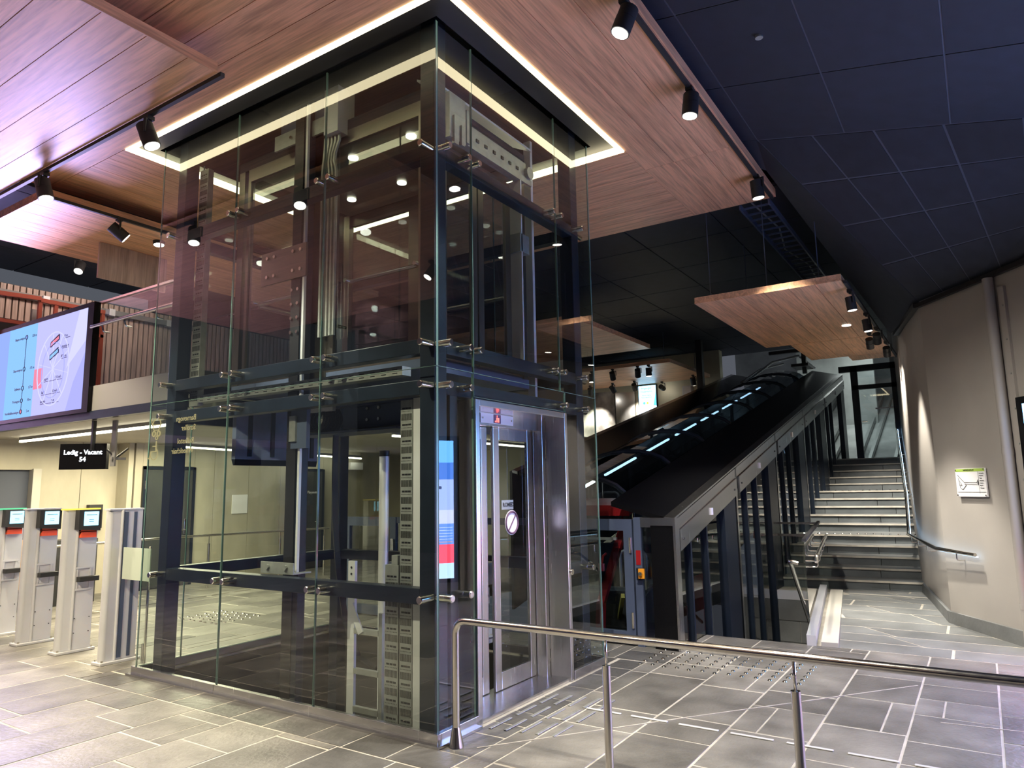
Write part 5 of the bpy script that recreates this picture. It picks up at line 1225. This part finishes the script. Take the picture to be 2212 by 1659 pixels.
track('black light track beside the stair ceiling panels', (4.70, -2.07, 3.89), (10.5, -2.07, 3.89))
for lab, x, y, z in (('first of the spotlights over the stair, nearest and largest', 5.03, -2.07, 3.875), ('second of the spotlights over the stair', 6.41, -2.07, 3.875), ('third of the spotlights over the stair', 7.48, -2.07, 3.875), ('fourth spotlight over the stair, set left of the track', 7.87, -1.93, 3.885), ('last spotlight over the stair, by the tunnel door head', 8.74, -2.07, 3.875)):
    spot(lab, x, y, z, (.06 if x < 7 else .95, -.10 if x < 7 else .05, -1), 135 if x < 7 else 120, size=52 if x < 7 else 62, r=.055, L=.16)
for lab, x, y, z, d, li in (('spotlight on the far panel edge at the shaft glass edge', 11.8, 4.73, 4.5, (0, 0, -1), True), ('second spotlight along the far panel edge', 11.8, 4.16, 4.5, (.8, .2, -1), True), ('third spotlight along the far panel edge, tilted', 11.8, 3.5, 4.5, (.8, .3, -1), True), ('fourth spotlight along the far panel edge, aimed down', 11.8, 3.22, 4.5, (.1, 0, -1), True), ('spotlight hanging in front of the departure screen', 14.0, 4.55, 4.5, (1, .2, -.9), True), ('round backlit spotlight right of the departure screen', 14.6, 3.99, 4.5, (1, 0, -.2), False), ('spotlight in front of the grey loudspeaker', 14.0, 2.9, 4.5, (.5, 0, -1), False), ('dark spotlight before the rock face', 14.0, 5.9, 4.5, (.9, .3, -1), True), ('square dark floodlight before the steel panel', 14.0, 5.2, 4.5, (.9, -.3, -1), True)):
    spot(lab, x, y, z, d, 120, light=li)
# spotlights under the raft behind the viewpoint, which the shaft glass mirrors
for k, (x, y) in enumerate(((-3.6, -.3), (-3.6, -2.0), (-5.6, -.3), (-5.6, -2.4), (-7.6, -.6), (-7.6, -3.4))):
    spot('spotlight mirrored in the shaft glass, ' + ('nearest to the shaft on the left', 'nearest to the shaft on the right', 'second row on the left', 'second row on the right', 'back row on the left', 'back row on the right')[k], x, y, 5.1, (0, .05, -1), 150, col=(1, .9, .68), size=80)
dl = thing('recessed_downlight', 'small round downlight in the timber panel above the stair', 'light', (7.2, -1.72, 3.9))
MB().cyl((7.2, -1.72, 3.9), (7.2, -1.72, 3.894), .06, n=16).build('lens', 'lens', dl)
sd_ = thing('ceiling_sensor', 'small round sensor on the dark ceiling at the top edge of the picture', 'sensor', (1.5, -2.0, 5.15))
pz = F0 + fd * .24 + Vector((-1.95, 0, 0)); MB().cyl(pz + Vector((0, 0, .03)), pz + Vector((0, 0, -.02)), .03, n=14).build('body', 'galv', sd_)

# unseen area lights added as fill; soffit line lamps and big screens are built above
lamp_area('hall_fill_light', (2.2, 7.2, 2.47), (2.2, 7.2, 0), 3.0, 3.0, 205, (1.0, .90, .62))  # added panel of light backing up the soffit line lamps
lamp_area('upper_hall_fill', (1.6, 8.0, 5.4), (1.6, 9.3, 3.6), 3.0, .4, 20, (1.0, .78, .66))  # added fill on the slatted wall, no lamp modelled here
lamp_area('tunnel_fill', (17, -1.0, 6.0), (17, -1.2, 2), 2.5, 1.5, 60, (.9, 1.0, .96))  # added fill for the tunnel, no lamp modelled here
# added area light that boosts the balcony screen's lilac glow
lamp_area('video_screen_boost', (.38, 9.2, 3.33), (-5, 9.2, 3.4), 6.4, 1.2, 560, (.55, .46, 1.0))
for k, (x, y, tx, ty, pw) in enumerate(((-.83, 6.2, .2, -.2, 150), (-3.6, 3.0, .6, .3, 150), (-3.4, .6, .7, .3, 170))):  # unseen spotlights added to brighten the gates and left floor
    spot(('added unseen spotlight along the lilac-lit panel beyond the picture edge', 'added unseen spotlight under the lilac-lit panel left of the viewpoint', 'added unseen spotlight between the rafts left of the viewpoint')[k], x, y, 4.83, (tx, ty, -1), pw * 1.25, col=(1, .88, .62), size=85)
spot('added unseen spotlight on the main panel edge to brighten the right wall', -1.3, -1.335, 5.1, (1.0, -.28, -1.15), 300, size=72)  # added out of view to brighten the right wall

# lettering becomes plain meshes
bpy.context.view_layer.update()
dg_ = bpy.context.evaluated_depsgraph_get()
done = []
for o in TEXTS:
    me = bpy.data.meshes.new_from_object(o.evaluated_get(dg_)); done.append((o, me))
for o, me in done:
    nm = o.name.split('.')[0]; par = o.parent; ml = o.matrix_local.copy(); mt_ = o.data.materials[0]
    bpy.data.objects.remove(o)
    n_ = bpy.data.objects.new(nm, me); COL.objects.link(n_); n_.parent = par; n_.matrix_local = ml
    if not me.materials: me.materials.append(mt_)
